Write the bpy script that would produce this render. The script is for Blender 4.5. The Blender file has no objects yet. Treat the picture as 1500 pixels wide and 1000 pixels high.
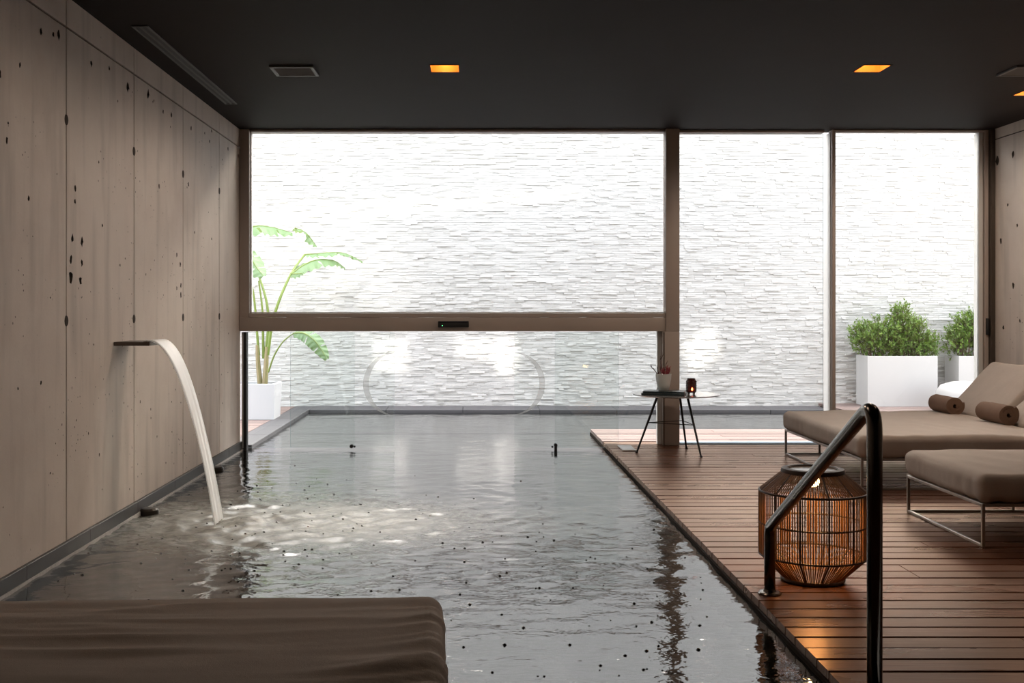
import bpy, bmesh, math, random
import numpy as np
from mathutils import Vector, Matrix, noise as mn
from mathutils.geometry import delaunay_2d_cdt

random.seed(7)
rng = np.random.default_rng(7)
SC = bpy.context.scene
COL = SC.collection

# ------------------------------------------------------------------ camera
EYE, F = 1.17, 1630.0            # eye height above the deck, focal length in pixels of the 1500 px frame
cam = bpy.data.cameras.new('camera')
cam.sensor_width = 36.0
cam.lens = 36.0 * F / 1500.0
cam.shift_x = 58 / 1500.0
cam.shift_y = -48 / 1500.0
cam.clip_start = 0.05
camo = bpy.data.objects.new('camera', cam)
camo.location = (0, 0, EYE)
camo.rotation_euler = (math.pi / 2, 0, 0)
COL.objects.link(camo)
SC.camera = camo

# ------------------------------------------------------------------ sky, sun, exposure
world = bpy.data.worlds.new('sky')
SC.world = world
world.use_nodes = True
wn = world.node_tree
wn.nodes.clear()
sky = wn.nodes.new('ShaderNodeTexSky')
sky.sky_type = 'NISHITA'
sky.sun_disc = False
sky.sun_elevation = math.radians(32)
sky.sun_rotation = math.radians(25)
sky.air_density = 1.0
sky.dust_density = 3.0
skymix = wn.nodes.new('ShaderNodeMix')
skymix.data_type = 'RGBA'
skymix.inputs[0].default_value = 0.62
skymix.inputs[7].default_value = (3.6, 3.4, 3.15, 1)
bg = wn.nodes.new('ShaderNodeBackground')
bg.inputs[1].default_value = 0.50
wo = wn.nodes.new('ShaderNodeOutputWorld')
wn.links.new(sky.outputs[0], skymix.inputs[6])
wn.links.new(skymix.outputs[2], bg.inputs[0])
wn.links.new(bg.outputs[0], wo.inputs[0])

sun = bpy.data.lights.new('sun', 'SUN')
sun.energy = 10.5
sun.angle = math.radians(115)
sun.color = (1.0, 0.93, 0.85)
suno = bpy.data.objects.new('sun', sun)
sd = Vector((-0.32, -0.76, -0.55))       # hazy sun from beyond the garden wall
suno.rotation_euler = sd.to_track_quat('-Z', 'Y').to_euler()
suno.location = (0, 0, 12)
COL.objects.link(suno)

# added unseen area lamps imitating sun thrown onto the garden wall by upstairs windows
def glint(x, z, w, h, tx, tz, power, spread, rot=0.0):
    l = bpy.data.lights.new('added_glint_lamp', 'AREA')
    l.shape = 'RECTANGLE'; l.size = w; l.size_y = h
    l.energy = power; l.spread = math.radians(spread); l.color = (1.0, 0.95, 0.87)
    o = bpy.data.objects.new('added_glint_lamp', l)
    o.location = (x, 9.95, z)
    q = (Vector((tx, 13.6, tz)) - o.location).to_track_quat('-Z', 'Y')
    o.rotation_euler = (q.to_matrix() @ Matrix.Rotation(rot, 3, 'Z')).to_euler()
    COL.objects.link(o)
glint(-1.25, 4.2, 0.40, 0.26, -1.00, 0.60, 0.22, 1.8)
glint(-0.10, 4.2, 0.62, 0.16, 0.12, 0.68, 0.22, 1.8)
glint(0.30, 4.2, 0.24, 0.30, 0.42, 0.58, 0.17, 2.2)
glint(2.55, 4.2, 0.42, 0.28, 2.80, 0.66, 0.27, 1.8, 0.5)
glint(0.0, 5.2, 3.0, 0.14, -0.20, 2.46, 0.5, 2.0, 0.03)
glint(-1.0, 5.2, 1.9, 0.10, -1.60, 2.36, 0.3, 2.0, -0.02)
glint(-2.9, 4.6, 1.5, 0.8, -1.75, 1.70, 1.3, 14)

VS = SC.view_settings
SC.display_settings.display_device = 'sRGB'
VS.view_transform = 'Standard'
VS.look = 'None'
VS.gamma = 1.0
VS.use_curve_mapping = False
VS.exposure = 1.25

# ------------------------------------------------------------------ helpers
def at(px, py, Y):
    """point seen at a pixel of the photograph, on the vertical plane at depth Y"""
    return Vector(((px - 692) / F * Y, Y, EYE - (py - 452) / F * Y))

def prop(o, label=None, cat=None, group=None, kind=None):
    if label: o['label'] = label
    if cat: o['category'] = cat
    if group: o['group'] = group
    if kind: o['kind'] = kind
    return o

def thing(name, label, cat, loc=(0, 0, 0), rz=0.0, group=None, kind=None):
    o = bpy.data.objects.new(name, None)
    o.empty_display_size = 0.1
    o.location = loc
    o.rotation_euler = (0, 0, rz)
    COL.objects.link(o)
    return prop(o, label, cat, group, kind)

class MB:
    def __init__(self):
        self.v, self.f, self.m = [], [], []
    def add(self, vs, fs, mi=0):
        b = len(self.v)
        self.v += [tuple(p) for p in vs]
        self.f += [tuple(i + b for i in f) for f in fs]
        self.m += [mi] * len(fs)
        return self
    def box(self, x0, x1, y0, y1, z0, z1, mi=0):
        vs = [(x0,y0,z0),(x1,y0,z0),(x1,y1,z0),(x0,y1,z0),(x0,y0,z1),(x1,y0,z1),(x1,y1,z1),(x0,y1,z1)]
        fs = [(0,3,2,1),(4,5,6,7),(0,1,5,4),(1,2,6,5),(2,3,7,6),(3,0,4,7)]
        return self.add(vs, fs, mi)
    def bbox(self, x0, x1, y0, y1, z0, z1, r=0.004, seg=2, mi=0):
        bm = bmesh.new()
        bmesh.ops.create_cube(bm, size=1)
        for v in bm.verts:
            v.co = Vector(((x0+x1)/2 + v.co.x*(x1-x0), (y0+y1)/2 + v.co.y*(y1-y0), (z0+z1)/2 + v.co.z*(z1-z0)))
        bmesh.ops.bevel(bm, geom=bm.edges[:], offset=r, segments=seg, affect='EDGES', profile=0.5)
        bm.verts.index_update()
        self.add([v.co[:] for v in bm.verts], [[v.index for v in f.verts] for f in bm.faces], mi)
        bm.free()
        return self
    def tube(self, pts, r, n=12, cap=True, mi=0, closed=False):
        pts = [Vector(p) for p in pts]
        rs = r if isinstance(r, (list, tuple)) else [r] * len(pts)
        rings, ref = [], None
        for i, p in enumerate(pts):
            if closed:
                t = pts[(i+1) % len(pts)] - pts[i-1]
            elif i == 0: t = pts[1] - p
            elif i == len(pts)-1: t = p - pts[-2]
            else: t = (pts[i+1]-p).normalized() + (p-pts[i-1]).normalized()
            t.normalize()
            if ref is None:
                ref = Vector((0,0,1)) if abs(t.z) < 0.9 else Vector((1,0,0))
            a = (ref - t*ref.dot(t)).normalized()
            ref = a
            b = t.cross(a)
            rings.append([p + (a*math.cos(2*math.pi*k/n) + b*math.sin(2*math.pi*k/n))*rs[i] for k in range(n)])
        vs = [q for R in rings for q in R]
        fs = []
        m = len(pts)
        for i in range(m if closed else m-1):
            j = (i+1) % m
            for k in range(n):
                fs.append((i*n+k, i*n+(k+1) % n, j*n+(k+1) % n, j*n+k))
        if cap and not closed:
            fs.append(tuple(reversed(range(n))))
            fs.append(tuple((m-1)*n+k for k in range(n)))
        return self.add(vs, fs, mi)
    def lathe(self, prof, n=32, c=(0,0,0), mi=0, cap0=True, cap1=True):
        vs, fs = [], []
        for r, z in prof:
            for k in range(n):
                a = 2*math.pi*k/n
                vs.append((c[0]+r*math.cos(a), c[1]+r*math.sin(a), c[2]+z))
        for i in range(len(prof)-1):
            for k in range(n):
                fs.append((i*n+k, i*n+(k+1) % n, (i+1)*n+(k+1) % n, (i+1)*n+k))
        if cap0: fs.append(tuple(reversed(range(n))))
        if cap1: fs.append(tuple((len(prof)-1)*n+k for k in range(n)))
        return self.add(vs, fs, mi)
    def mesh(self, name, mats, smooth=False, sharp=35):
        me = bpy.data.meshes.new(name)
        me.from_pydata(self.v, [], self.f)
        for m in (mats if isinstance(mats, (list, tuple)) else [mats]):
            me.materials.append(m)
        if any(self.m):
            me.polygons.foreach_set('material_index', self.m)
        if smooth:
            me.polygons.foreach_set('use_smooth', [True]*len(me.polygons))
            if sharp: me.set_sharp_from_angle(angle=math.radians(sharp))
        me.update()
        return me
    def build(self, name, mats, parent=None, smooth=False, sharp=35, loc=None):
        o = bpy.data.objects.new(name, self.mesh(name, mats, smooth, sharp))
        if loc is not None: o.location = loc
        COL.objects.link(o)
        if parent is not None: o.parent = parent
        return o

def fillet(pts, r, n=6):
    """polyline with rounded corners"""
    pts = [Vector(p) for p in pts]
    out = [pts[0]]
    for i in range(1, len(pts)-1):
        a, b, c = pts[i-1], pts[i], pts[i+1]
        u, w = (a-b).normalized(), (c-b).normalized()
        ang = u.angle(w)
        d = min(r/math.tan(ang/2), 0.45*(a-b).length, 0.45*(c-b).length)
        p, q = b+u*d, b+w*d
        for k in range(n+1):
            t = k/n
            out.append(p*(1-t)**2 + b*2*t*(1-t) + q*t*t)
    out.append(pts[-1])
    return out

def spline(pts, n=8):
    pts = [Vector(p) for p in pts]
    P = [pts[0]*2-pts[1]] + pts + [pts[-1]*2-pts[-2]]
    out = []
    for i in range(1, len(P)-2):
        for k in range(n):
            t = k/n
            a, b, c, d = P[i-1], P[i], P[i+1], P[i+2]
            out.append(0.5*((2*b) + (c-a)*t + (2*a-5*b+4*c-d)*t*t + (3*b-a-3*c+d)*t**3))
    out.append(pts[-1])
    return out

def plate(outer, holes, extra=()):
    """2D rectangle with polygon holes -> verts, tris outside the holes"""
    x0, y0, x1, y1 = outer
    vs = [Vector((x0,y0)), Vector((x1,y0)), Vector((x1,y1)), Vector((x0,y1))]
    es = [(0,1),(1,2),(2,3),(3,0)]
    for h in holes:
        b = len(vs)
        vs += [Vector(p) for p in h]
        es += [(b+i, b+(i+1) % len(h)) for i in range(len(h))]
    V, E, T, *_ = delaunay_2d_cdt(vs, es, [], 0, 1e-6)
    def inside(p, h):
        c = False
        for i in range(len(h)):
            (xa, ya), (xb, yb) = h[i-1], h[i]
            if (ya > p[1]) != (yb > p[1]) and p[0] < (xb-xa)*(p[1]-ya)/(yb-ya)+xa:
                c = not c
        return c
    tris = []
    for t in T:
        cx = sum(V[i][0] for i in t)/3; cy = sum(V[i][1] for i in t)/3
        if not any(inside((cx, cy), h) for h in holes):
            tris.append(tuple(t))
    return V, tris

# ------------------------------------------------------------------ materials
def nt(name):
    m = bpy.data.materials.new(name)
    m.use_nodes = True
    n = m.node_tree
    n.nodes.clear()
    out = n.nodes.new('ShaderNodeOutputMaterial')
    return m, n, out

def N(n, t, **kw):
    x = n.nodes.new('ShaderNode'+t)
    for k, v in kw.items():
        if k.startswith('i_'):
            x.inputs[k[2:].replace('_', ' ')].default_value = v
        else:
            setattr(x, k, v)
    return x

def mixc(n, fac, a, b, blend='MIX'):
    m = n.nodes.new('ShaderNodeMix'); m.data_type = 'RGBA'; m.blend_type = blend
    for sock, val in ((m.inputs[0], fac), (m.inputs[6], a), (m.inputs[7], b)):
        if hasattr(val, 'links') or isinstance(val, bpy.types.NodeSocket): n.links.new(val, sock)
        elif isinstance(val, (int, float)): sock.default_value = val
        else: sock.default_value = (*val, 1) if len(val) == 3 else val
    return m.outputs[2]

def ramp(n, fac, stops):
    r = n.nodes.new('ShaderNodeValToRGB')
    els = r.color_ramp.elements
    while len(els) < len(stops): els.new(0.5)
    for e, (p, c) in zip(els, stops):
        e.position = p
        e.color = (c, c, c, 1) if isinstance(c, (int, float)) else (*c, 1)
    n.links.new(fac, r.inputs[0])
    return r.outputs[0]

def noise(n, scale, detail=3, rough=0.5, mapping=None, coord='Object', vec=None):
    if vec is None:
        tc = N(n, 'TexCoord'); vec = tc.outputs[coord]
    if mapping:
        mp = N(n, 'Mapping'); mp.inputs['Scale'].default_value = mapping
        n.links.new(vec, mp.inputs[0]); vec = mp.outputs[0]
    t = N(n, 'TexNoise')
    t.inputs['Scale'].default_value = scale; t.inputs['Detail'].default_value = detail; t.inputs['Roughness'].default_value = rough
    n.links.new(vec, t.inputs['Vector'])
    return t.outputs['Fac']

def bump(n, h, strength=0.3, dist=0.01, prev=None):
    b = N(n, 'Bump'); b.inputs['Strength'].default_value = strength; b.inputs['Distance'].default_value = dist
    n.links.new(h, b.inputs['Height'])
    if prev is not None: n.links.new(prev, b.inputs['Normal'])
    return b.outputs[0]

def principled(n, out, color, rough=0.5, metal=0.0, spec=0.5, normal=None, coat=0.0, **kw):
    p = N(n, 'BsdfPrincipled')
    for s, v in (('Base Color', color), ('Roughness', rough), ('Metallic', metal), ('Specular IOR Level', spec), ('Coat Weight', coat)):
        if isinstance(v, bpy.types.NodeSocket): n.links.new(v, p.inputs[s])
        else: p.inputs[s].default_value = (*v, 1) if isinstance(v, (tuple, list)) and len(v) == 3 else v
    for k, v in kw.items():
        p.inputs[k.replace('_', ' ')].default_value = v
    if normal is not None: n.links.new(normal, p.inputs['Normal'])
    n.links.new(p.outputs[0], out.inputs[0])
    return p

def simple(name, color, rough=0.5, metal=0.0, spec=0.5, var=0.12, scale=12.0, bs=0.08, bd=0.002, coat=0.0, mapping=None, **kw):
    m, n, out = nt(name)
    f = noise(n, scale, 4, 0.55, mapping)
    c = mixc(n, f, tuple(max(0, x*(1-var)) for x in color), tuple(min(1, x*(1+var)) for x in color))
    nb = bump(n, noise(n, scale*12, 3, 0.5, mapping), bs, bd)
    principled(n, out, c, rough, metal, spec, nb, coat, **kw)
    return m

def emit(name, color, strength):
    m, n, out = nt(name)
    f = noise(n, 30, 2)
    c = mixc(n, f, tuple(x*0.95 for x in color), color)
    e = N(n, 'Emission'); e.inputs[1].default_value = strength
    n.links.new(c, e.inputs[0]); n.links.new(e.outputs[0], out.inputs[0])
    return m

def concrete_mat():
    m, n, out = nt('board_formed_concrete')
    big = noise(n, 0.9, 4, 0.6)
    mid = noise(n, 5.0, 5, 0.65)
    streak = noise(n, 2.2, 3, 0.55, (1, 3.0, 0.35))
    c = mixc(n, ramp(n, big, [(0.3, 0.0), (0.7, 1.0)]), (0.60, 0.52, 0.46), (0.74, 0.665, 0.60))
    c = mixc(n, ramp(n, mid, [(0.35, 0.0), (0.75, 0.5)]), c, (0.77, 0.70, 0.635))
    c = mixc(n, ramp(n, streak, [(0.52, 0.0), (0.75, 0.45)]), c, (0.36, 0.32, 0.285))
    # small air holes left by the pour, more in some places than in others
    tc = N(n, 'TexCoord')
    vo = N(n, 'TexVoronoi'); vo.inputs['Scale'].default_value = 26.0
    n.links.new(tc.outputs['Object'], vo.inputs['Vector'])
    dens = noise(n, 1.7, 3, 0.6)
    th = N(n, 'Math', operation='MULTIPLY'); n.links.new(dens, th.inputs[0]); th.inputs[1].default_value = 0.30
    sel = N(n, 'Math', operation='MULTIPLY'); n.links.new(vo.outputs['Color'], sel.inputs[0]); n.links.new(th.outputs[0], sel.inputs[1])
    lt = N(n, 'Math', operation='LESS_THAN'); n.links.new(vo.outputs['Distance'], lt.inputs[0]); n.links.new(sel.outputs[0], lt.inputs[1])
    gate = ramp(n, dens, [(0.50, 0.0), (0.60, 1.0)])
    hole = N(n, 'Math', operation='MULTIPLY'); n.links.new(lt.outputs[0], hole.inputs[0]); n.links.new(gate, hole.inputs[1])
    c = mixc(n, hole.outputs[0], c, (0.12, 0.10, 0.088))
    b = bump(n, noise(n, 60, 4, 0.6), 0.18, 0.004)
    inv = N(n, 'Math', operation='SUBTRACT'); inv.inputs[0].default_value = 1.0; n.links.new(hole.outputs[0], inv.inputs[1])
    b = bump(n, inv.outputs[0], 0.5, 0.004, b)
    b = bump(n, big, 0.3, 0.02, b)
    principled(n, out, c, 0.62, 0, 0.35, b)
    return m

def wood_mat(name, c0, c1, rough=0.3, sheen=1.25, tint=(1.0, 0.80, 0.68)):
    m, n, out = nt(name)
    tc = N(n, 'TexCoord'); oi = N(n, 'ObjectInfo')
    ad = N(n, 'VectorMath', operation='ADD'); sc = N(n, 'VectorMath', operation='SCALE')
    cmb = N(n, 'CombineXYZ'); n.links.new(oi.outputs['Random'], cmb.inputs[0]); n.links.new(oi.outputs['Random'], cmb.inputs[1])
    n.links.new(cmb.outputs[0], sc.inputs[0]); sc.inputs['Scale'].default_value = 37.0
    n.links.new(tc.outputs['Object'], ad.inputs[0]); n.links.new(sc.outputs[0], ad.inputs[1])
    g = noise(n, 4.0, 6, 0.65, (0.9, 16, 16), vec=ad.outputs[0])
    l = noise(n, 2.0, 3, 0.5, (0.6, 2, 2), vec=ad.outputs[0])
    c = mixc(n, ramp(n, g, [(0.3, 0.0), (0.72, 1.0)]), c0, c1)
    c = mixc(n, ramp(n, l, [(0.35, 0.0), (0.8, 0.5)]), c, tuple(x*0.6 for x in c0))
    br = N(n, 'HueSaturation')
    mr = N(n, 'MapRange'); n.links.new(oi.outputs['Random'], mr.inputs[0]); mr.inputs[3].default_value = 0.72; mr.inputs[4].default_value = 1.25
    n.links.new(mr.outputs[0], br.inputs['Value']); n.links.new(c, br.inputs['Color'])
    rr = N(n, 'MapRange'); n.links.new(l, rr.inputs[0]); rr.inputs[3].default_value = rough*0.8; rr.inputs[4].default_value = rough*1.35
    b = bump(n, g, 0.22, 0.0025)
    b = bump(n, l, 0.25, 0.006, b)
    df = N(n, 'BsdfDiffuse'); n.links.new(br.outputs[0], df.inputs[0]); n.links.new(b, df.inputs['Normal'])
    gs = N(n, 'BsdfGlossy'); gs.inputs[0].default_value = (*tint, 1); n.links.new(rr.outputs[0], gs.inputs['Roughness']); n.links.new(b, gs.inputs['Normal'])
    fr = N(n, 'Fresnel'); fr.inputs[0].default_value = 1.45; n.links.new(b, fr.inputs['Normal'])
    pw = N(n, 'Math', operation='POWER'); n.links.new(fr.outputs[0], pw.inputs[0]); pw.inputs[1].default_value = 1.6
    ml = N(n, 'Math', operation='MULTIPLY', use_clamp=True); n.links.new(pw.outputs[0], ml.inputs[0]); ml.inputs[1].default_value = sheen
    mx = N(n, 'MixShader'); n.links.new(ml.outputs[0], mx.inputs[0])
    n.links.new(df.outputs[0], mx.inputs[1]); n.links.new(gs.outputs[0], mx.inputs[2]); n.links.new(mx.outputs[0], out.inputs[0])
    return m

def fabric_mat(name, color, bs=0.35):
    m, n, out = nt(name)
    f = noise(n, 7, 4, 0.6)
    w = noise(n, 420, 2, 0.5)
    c = mixc(n, f, tuple(x*0.88 for x in color), tuple(x*1.1 for x in color))
    c = mixc(n, ramp(n, w, [(0.35, 0.0), (0.65, 0.35)]), c, tuple(x*0.72 for x in color))
    b = bump(n, w, bs, 0.0015)
    b = bump(n, noise(n, 30, 3, 0.6), 0.25, 0.004, b)
    principled(n, out, c, 0.9, 0, 0.2, b, **{'Sheen Weight': 0.25, 'Sheen Roughness': 0.5}) if False else principled(n, out, c, 0.9, 0, 0.2, b)
    return m

def stone_mat():
    m, n, out = nt('split_face_white_stone')
    geo = N(n, 'NewGeometry')
    big = noise(n, 0.8, 3, 0.6)
    fine = noise(n, 22, 5, 0.65, (0.5, 1, 1.6))
    c = mixc(n, geo.outputs['Random Per Island'], (0.69, 0.677, 0.655), (0.76, 0.747, 0.725))
    c = mixc(n, ramp(n, big, [(0.4, 0.0), (0.75, 0.25)]), c, (0.62, 0.595, 0.565))
    c = mixc(n, ramp(n, fine, [(0.5, 0.0), (0.9, 0.25)]), c, (0.48, 0.465, 0.445))
    b = bump(n, fine, 0.35, 0.010)
    principled(n, out, c, 0.85, 0, 0.25, b)
    return m

def water_mat():
    m, n, out = nt('pool_water')
    tc = N(n, 'TexCoord')
    s = noise(n, 9, 3, 0.55, (1.0, 1.5, 1))
    s2 = noise(n, 38, 2, 0.5, (1, 1.4, 1))
    b = bump(n, s, 0.16, 0.02)
    b = bump(n, s2, 0.05, 0.006, b)
    p = N(n, 'BsdfPrincipled')
    p.inputs['Base Color'].default_value = (0.010, 0.011, 0.0095, 1)
    p.inputs['Roughness'].default_value = 0.035
    p.inputs['IOR'].default_value = 1.9
    p.inputs['Transmission Weight'].default_value = 0.35
    n.links.new(b, p.inputs['Normal'])
    at_ = N(n, 'Attribute', attribute_name='foam')
    fn = noise(n, 17, 6, 0.7, (1.0, 1.7, 1))
    fm = N(n, 'Math', operation='MULTIPLY'); n.links.new(at_.outputs['Fac'], fm.inputs[0])
    n.links.new(ramp(n, fn, [(0.36, 0.12), (0.66, 0.95)]), fm.inputs[1])
    rm = N(n, 'MapRange'); n.links.new(at_.outputs['Fac'], rm.inputs[0]); rm.inputs[3].default_value = 0.035; rm.inputs[4].default_value = 0.42
    n.links.new(rm.outputs[0], p.inputs['Roughness'])
    d = N(n, 'BsdfPrincipled')
    d.inputs['Base Color'].default_value = (0.66, 0.68, 0.62, 1); d.inputs['Roughness'].default_value = 0.4
    n.links.new(b, d.inputs['Normal'])
    mx = N(n, 'MixShader'); n.links.new(fm.outputs[0], mx.inputs[0]); n.links.new(p.outputs[0], mx.inputs[1]); n.links.new(d.outputs[0], mx.inputs[2])
    n.links.new(mx.outputs[0], out.inputs[0])
    return m

def glass_mat(name, tint, extra=0.0):
    m, n, out = nt(name)
    fr = N(n, 'Fresnel'); fr.inputs[0].default_value = 1.45
    t = N(n, 'BsdfTransparent'); g = N(n, 'BsdfGlossy'); g.inputs['Roughness'].default_value = 0.01
    f = noise(n, 0.7, 2)
    c = mixc(n, f, tuple(x*0.99 for x in tint), tint)
    n.links.new(c, t.inputs[0])
    mx = N(n, 'MixShader'); n.links.new(fr.outputs[0], mx.inputs[0]); n.links.new(t.outputs[0], mx.inputs[1]); n.links.new(g.outputs[0], mx.inputs[2])
    n.links.new(mx.outputs[0], out.inputs[0])
    return m

def jet_mat():
    m, n, out = nt('falling_water')
    st = noise(n, 30, 4, 0.6, (1, 0.05, 1), coord='UV')
    jb = bump(n, noise(n, 22, 3, 0.6, (1, 0.06, 1), coord='UV'), 0.3, 0.02)
    d = N(n, 'BsdfDiffuse'); d.inputs[0].default_value = (0.82, 0.86, 0.89, 1)
    tl = N(n, 'BsdfTranslucent'); tl.inputs[0].default_value = (0.98, 0.98, 0.96, 1)
    gl = N(n, 'BsdfGlossy'); gl.inputs[0].default_value = (1, 1, 1, 1); gl.inputs['Roughness'].default_value = 0.28
    tr = N(n, 'BsdfTransparent')
    n.links.new(jb, gl.inputs['Normal'])
    gl.inputs[0].default_value = (0.28, 0.28, 0.28, 1); tl.inputs[0].default_value = (0.30, 0.31, 0.31, 1)
    a = N(n, 'AddShader'); n.links.new(d.outputs[0], a.inputs[0]); n.links.new(tl.outputs[0], a.inputs[1])
    b = N(n, 'AddShader'); n.links.new(a.outputs[0], b.inputs[0]); n.links.new(gl.outputs[0], b.inputs[1])
    c = N(n, 'MixShader'); n.links.new(ramp(n, st, [(0.44, 0.0), (0.74, 0.40)]), c.inputs[0]); n.links.new(b.outputs[0], c.inputs[1]); n.links.new(tr.outputs[0], c.inputs[2])
    n.links.new(c.outputs[0], out.inputs[0])
    return m

def frost_mat():
    m, n, out = nt('frosted_white_film')
    f = noise(n, 8, 2)
    c = mixc(n, f, (0.93, 0.93, 0.92), (0.97, 0.97, 0.96))
    d = N(n, 'BsdfDiffuse'); t = N(n, 'BsdfTranslucent')
    n.links.new(c, d.inputs[0]); n.links.new(c, t.inputs[0])
    mx = N(n, 'MixShader'); mx.inputs[0].default_value = 0.8
    n.links.new(d.outputs[0], mx.inputs[1]); n.links.new(t.outputs[0], mx.inputs[2])
    tr = N(n, 'BsdfTransparent'); m2 = N(n, 'MixShader'); m2.inputs[0].default_value = 0.72
    n.links.new(mx.outputs[0], m2.inputs[1]); n.links.new(tr.outputs[0], m2.inputs[2]); n.links.new(m2.outputs[0], out.inputs[0])
    return m

def leaf_mat(name, c0, c1, scale=6.0, trans=0.35):
    m, n, out = nt(name)
    geo = N(n, 'NewGeometry')
    f = noise(n, scale, 3)
    c = mixc(n, geo.outputs['Random Per Island'], c0, c1)
    c = mixc(n, f, c, tuple(x*0.75 for x in c0))
    p = N(n, 'BsdfPrincipled'); n.links.new(c, p.inputs['Base Color']); p.inputs['Roughness'].default_value = 0.42
    tl = N(n, 'BsdfTranslucent'); n.links.new(mixc(n, 0.5, c, (0.45, 0.62, 0.10)), tl.inputs[0])
    mx = N(n, 'MixShader'); mx.inputs[0].default_value = trans
    n.links.new(p.outputs[0], mx.inputs[1]); n.links.new(tl.outputs[0], mx.inputs[2]); n.links.new(mx.outputs[0], out.inputs[0])
    return m

M_CONC = concrete_mat()
M_PIT = simple('concrete_pit_shade', (0.055, 0.045, 0.038), 0.95, bs=0.4, bd=0.004)  # shade inside pits and tie holes put into the colour; also joint backing
M_CEIL = simple('dark_ceiling_paint', (0.019, 0.0140, 0.0122), 0.7, spec=0.10, scale=3, Specular_Tint=(1.0, 0.78, 0.70, 1))
M_BOARD = wood_mat('oiled_deck_wood', (0.070, 0.026, 0.013), (0.130, 0.050, 0.027), 0.27)
M_BOARD_OUT = wood_mat('outdoor_deck_wood', (0.155, 0.105, 0.092), (0.225, 0.165, 0.15), 0.42, sheen=0.55, tint=(1.0, 0.90, 0.88))  # paler and greyer than the indoor boards, weaker sheen
M_UNDER = simple('under_deck', (0.02, 0.014, 0.011), 0.8)
M_FASCIA = simple('dark_edge_board', (0.022, 0.013, 0.009), 0.8, spec=0.08, scale=5, mapping=(8, 0.5, 8))
M_BASIN = simple('charcoal_pool_tile', (0.035, 0.036, 0.036), 0.4, scale=4)
M_PLINTH = simple('grey_slate_plinth', (0.065, 0.062, 0.060), 0.5, scale=5)
M_GROUT = simple('pale_mineral_line', (0.55, 0.54, 0.52), 0.6, scale=40, var=0.35)
M_CURB = simple('slate_curb', (0.095, 0.092, 0.098), 0.55, spec=0.3, scale=3, bs=0.2)
M_FRAME = simple('bronze_anodised_frame', (0.40, 0.34, 0.30), 0.45, 0.0, scale=2)
M_ALU = simple('pale_aluminium', (0.62, 0.62, 0.60), 0.4, scale=2)
M_TRACK = simple('sill_track_blue_reflection', (0.20, 0.27, 0.34), 0.4, scale=2)  # bluish reflection put into the base colour
M_GLASS = glass_mat('window_glass', (0.985, 0.99, 0.985))
M_GLASS_G = glass_mat('door_glass', (0.975, 0.99, 0.985))
M_GEDGE = simple('glass_edge', (0.26, 0.42, 0.45), 0.15, spec=0.6)
M_FROST = frost_mat()
M_STONE = stone_mat()
M_MORTAR = simple('mortar_backing', (0.30, 0.285, 0.27), 0.9, scale=10)  # grey backing in the gaps of the stone cladding
M_WATER = water_mat()
M_JET = jet_mat()
M_STEEL = simple('brushed_steel', (0.15, 0.135, 0.12), 0.22, 1.0, scale=6, mapping=(1, 1, 8))
M_SPOUT = simple('dark_bronze_steel', (0.12, 0.10, 0.085), 0.35, 0.8, scale=6)
M_FAB = fabric_mat('taupe_canvas', (0.46, 0.40, 0.35))
M_BEDFR = simple('taupe_steel_bar', (0.34, 0.30, 0.265), 0.4, 0.6, scale=8)
M_TOWEL = fabric_mat('brown_terry', (0.20, 0.125, 0.088), 0.9)
M_RATTAN = simple('rattan_rod', (0.22, 0.10, 0.036), 0.5, scale=20, var=0.35)
M_LFRAME = simple('lantern_dark_frame', (0.055, 0.030, 0.020), 0.5, scale=10)
M_BLACK = simple('black_metal', (0.015, 0.014, 0.014), 0.4, scale=8)
M_TTOP = simple('table_top_lacquer', (0.32, 0.33, 0.33), 0.14, scale=4, coat=0.5)
M_FOLDER = simple('dark_teal_cover', (0.022, 0.038, 0.045), 0.3, scale=9)
M_CERAM = simple('pale_grey_ceramic', (0.62, 0.66, 0.65), 0.3, scale=9)
M_TWIG = simple('red_twig', (0.30, 0.035, 0.055), 0.6, scale=30)
M_DTWIG = simple('dark_twig', (0.075, 0.025, 0.03), 0.6, scale=30)
M_WHITE = simple('white_fibreglass', (0.56, 0.55, 0.54), 0.4, scale=2, var=0.03)
M_GREYPOT = simple('pale_grey_fibreglass', (0.62, 0.62, 0.64), 0.45, scale=2, var=0.04)
M_SOIL = simple('potting_soil', (0.05, 0.035, 0.025), 0.95, scale=30, bs=0.6, bd=0.01)
M_PETIOLE = leaf_mat('banana_stalk', (0.20, 0.30, 0.055), (0.32, 0.36, 0.10), 9, 0.1)
M_SHEATH = leaf_mat('banana_sheath', (0.38, 0.29, 0.16), (0.30, 0.34, 0.12), 9, 0.1)
M_BLEAF = leaf_mat('banana_leaf', (0.22, 0.37, 0.19), (0.34, 0.48, 0.30), 5, 0.35)
M_SLEAF = leaf_mat('shrub_leaf', (0.10, 0.22, 0.035), (0.34, 0.46, 0.10), 3, 0.3)
M_STEM = simple('shrub_wood', (0.12, 0.08, 0.05), 0.8, scale=20)
M_VENT = simple('grey_vent_metal', (0.10, 0.093, 0.088), 0.5, 0.2, scale=6)
M_AMBER = simple('amber_reflector', (0.85, 0.55, 0.28), 0.35, 0.3, scale=6)
M_LAMP = emit('warm_lamp', (1.0, 0.36, 0.07), 13)
M_BULB = emit('lantern_bulb', (1.0, 0.60, 0.22), 12)
M_FLAME = emit('candle_flame', (1.0, 0.13, 0.04), 6)
M_LED = emit('green_indicator', (0.1, 1.0, 0.3), 3)
M_REDGLASS = simple('dark_red_glass', (0.055, 0.012, 0.012), 0.12, scale=60, var=0.6, coat=0.5)
M_RUBBER = simple('black_rubber', (0.012, 0.012, 0.013), 0.5)
M_DOME = simple('black_fitting', (0.035, 0.030, 0.024), 0.3, 0.3)

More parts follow.
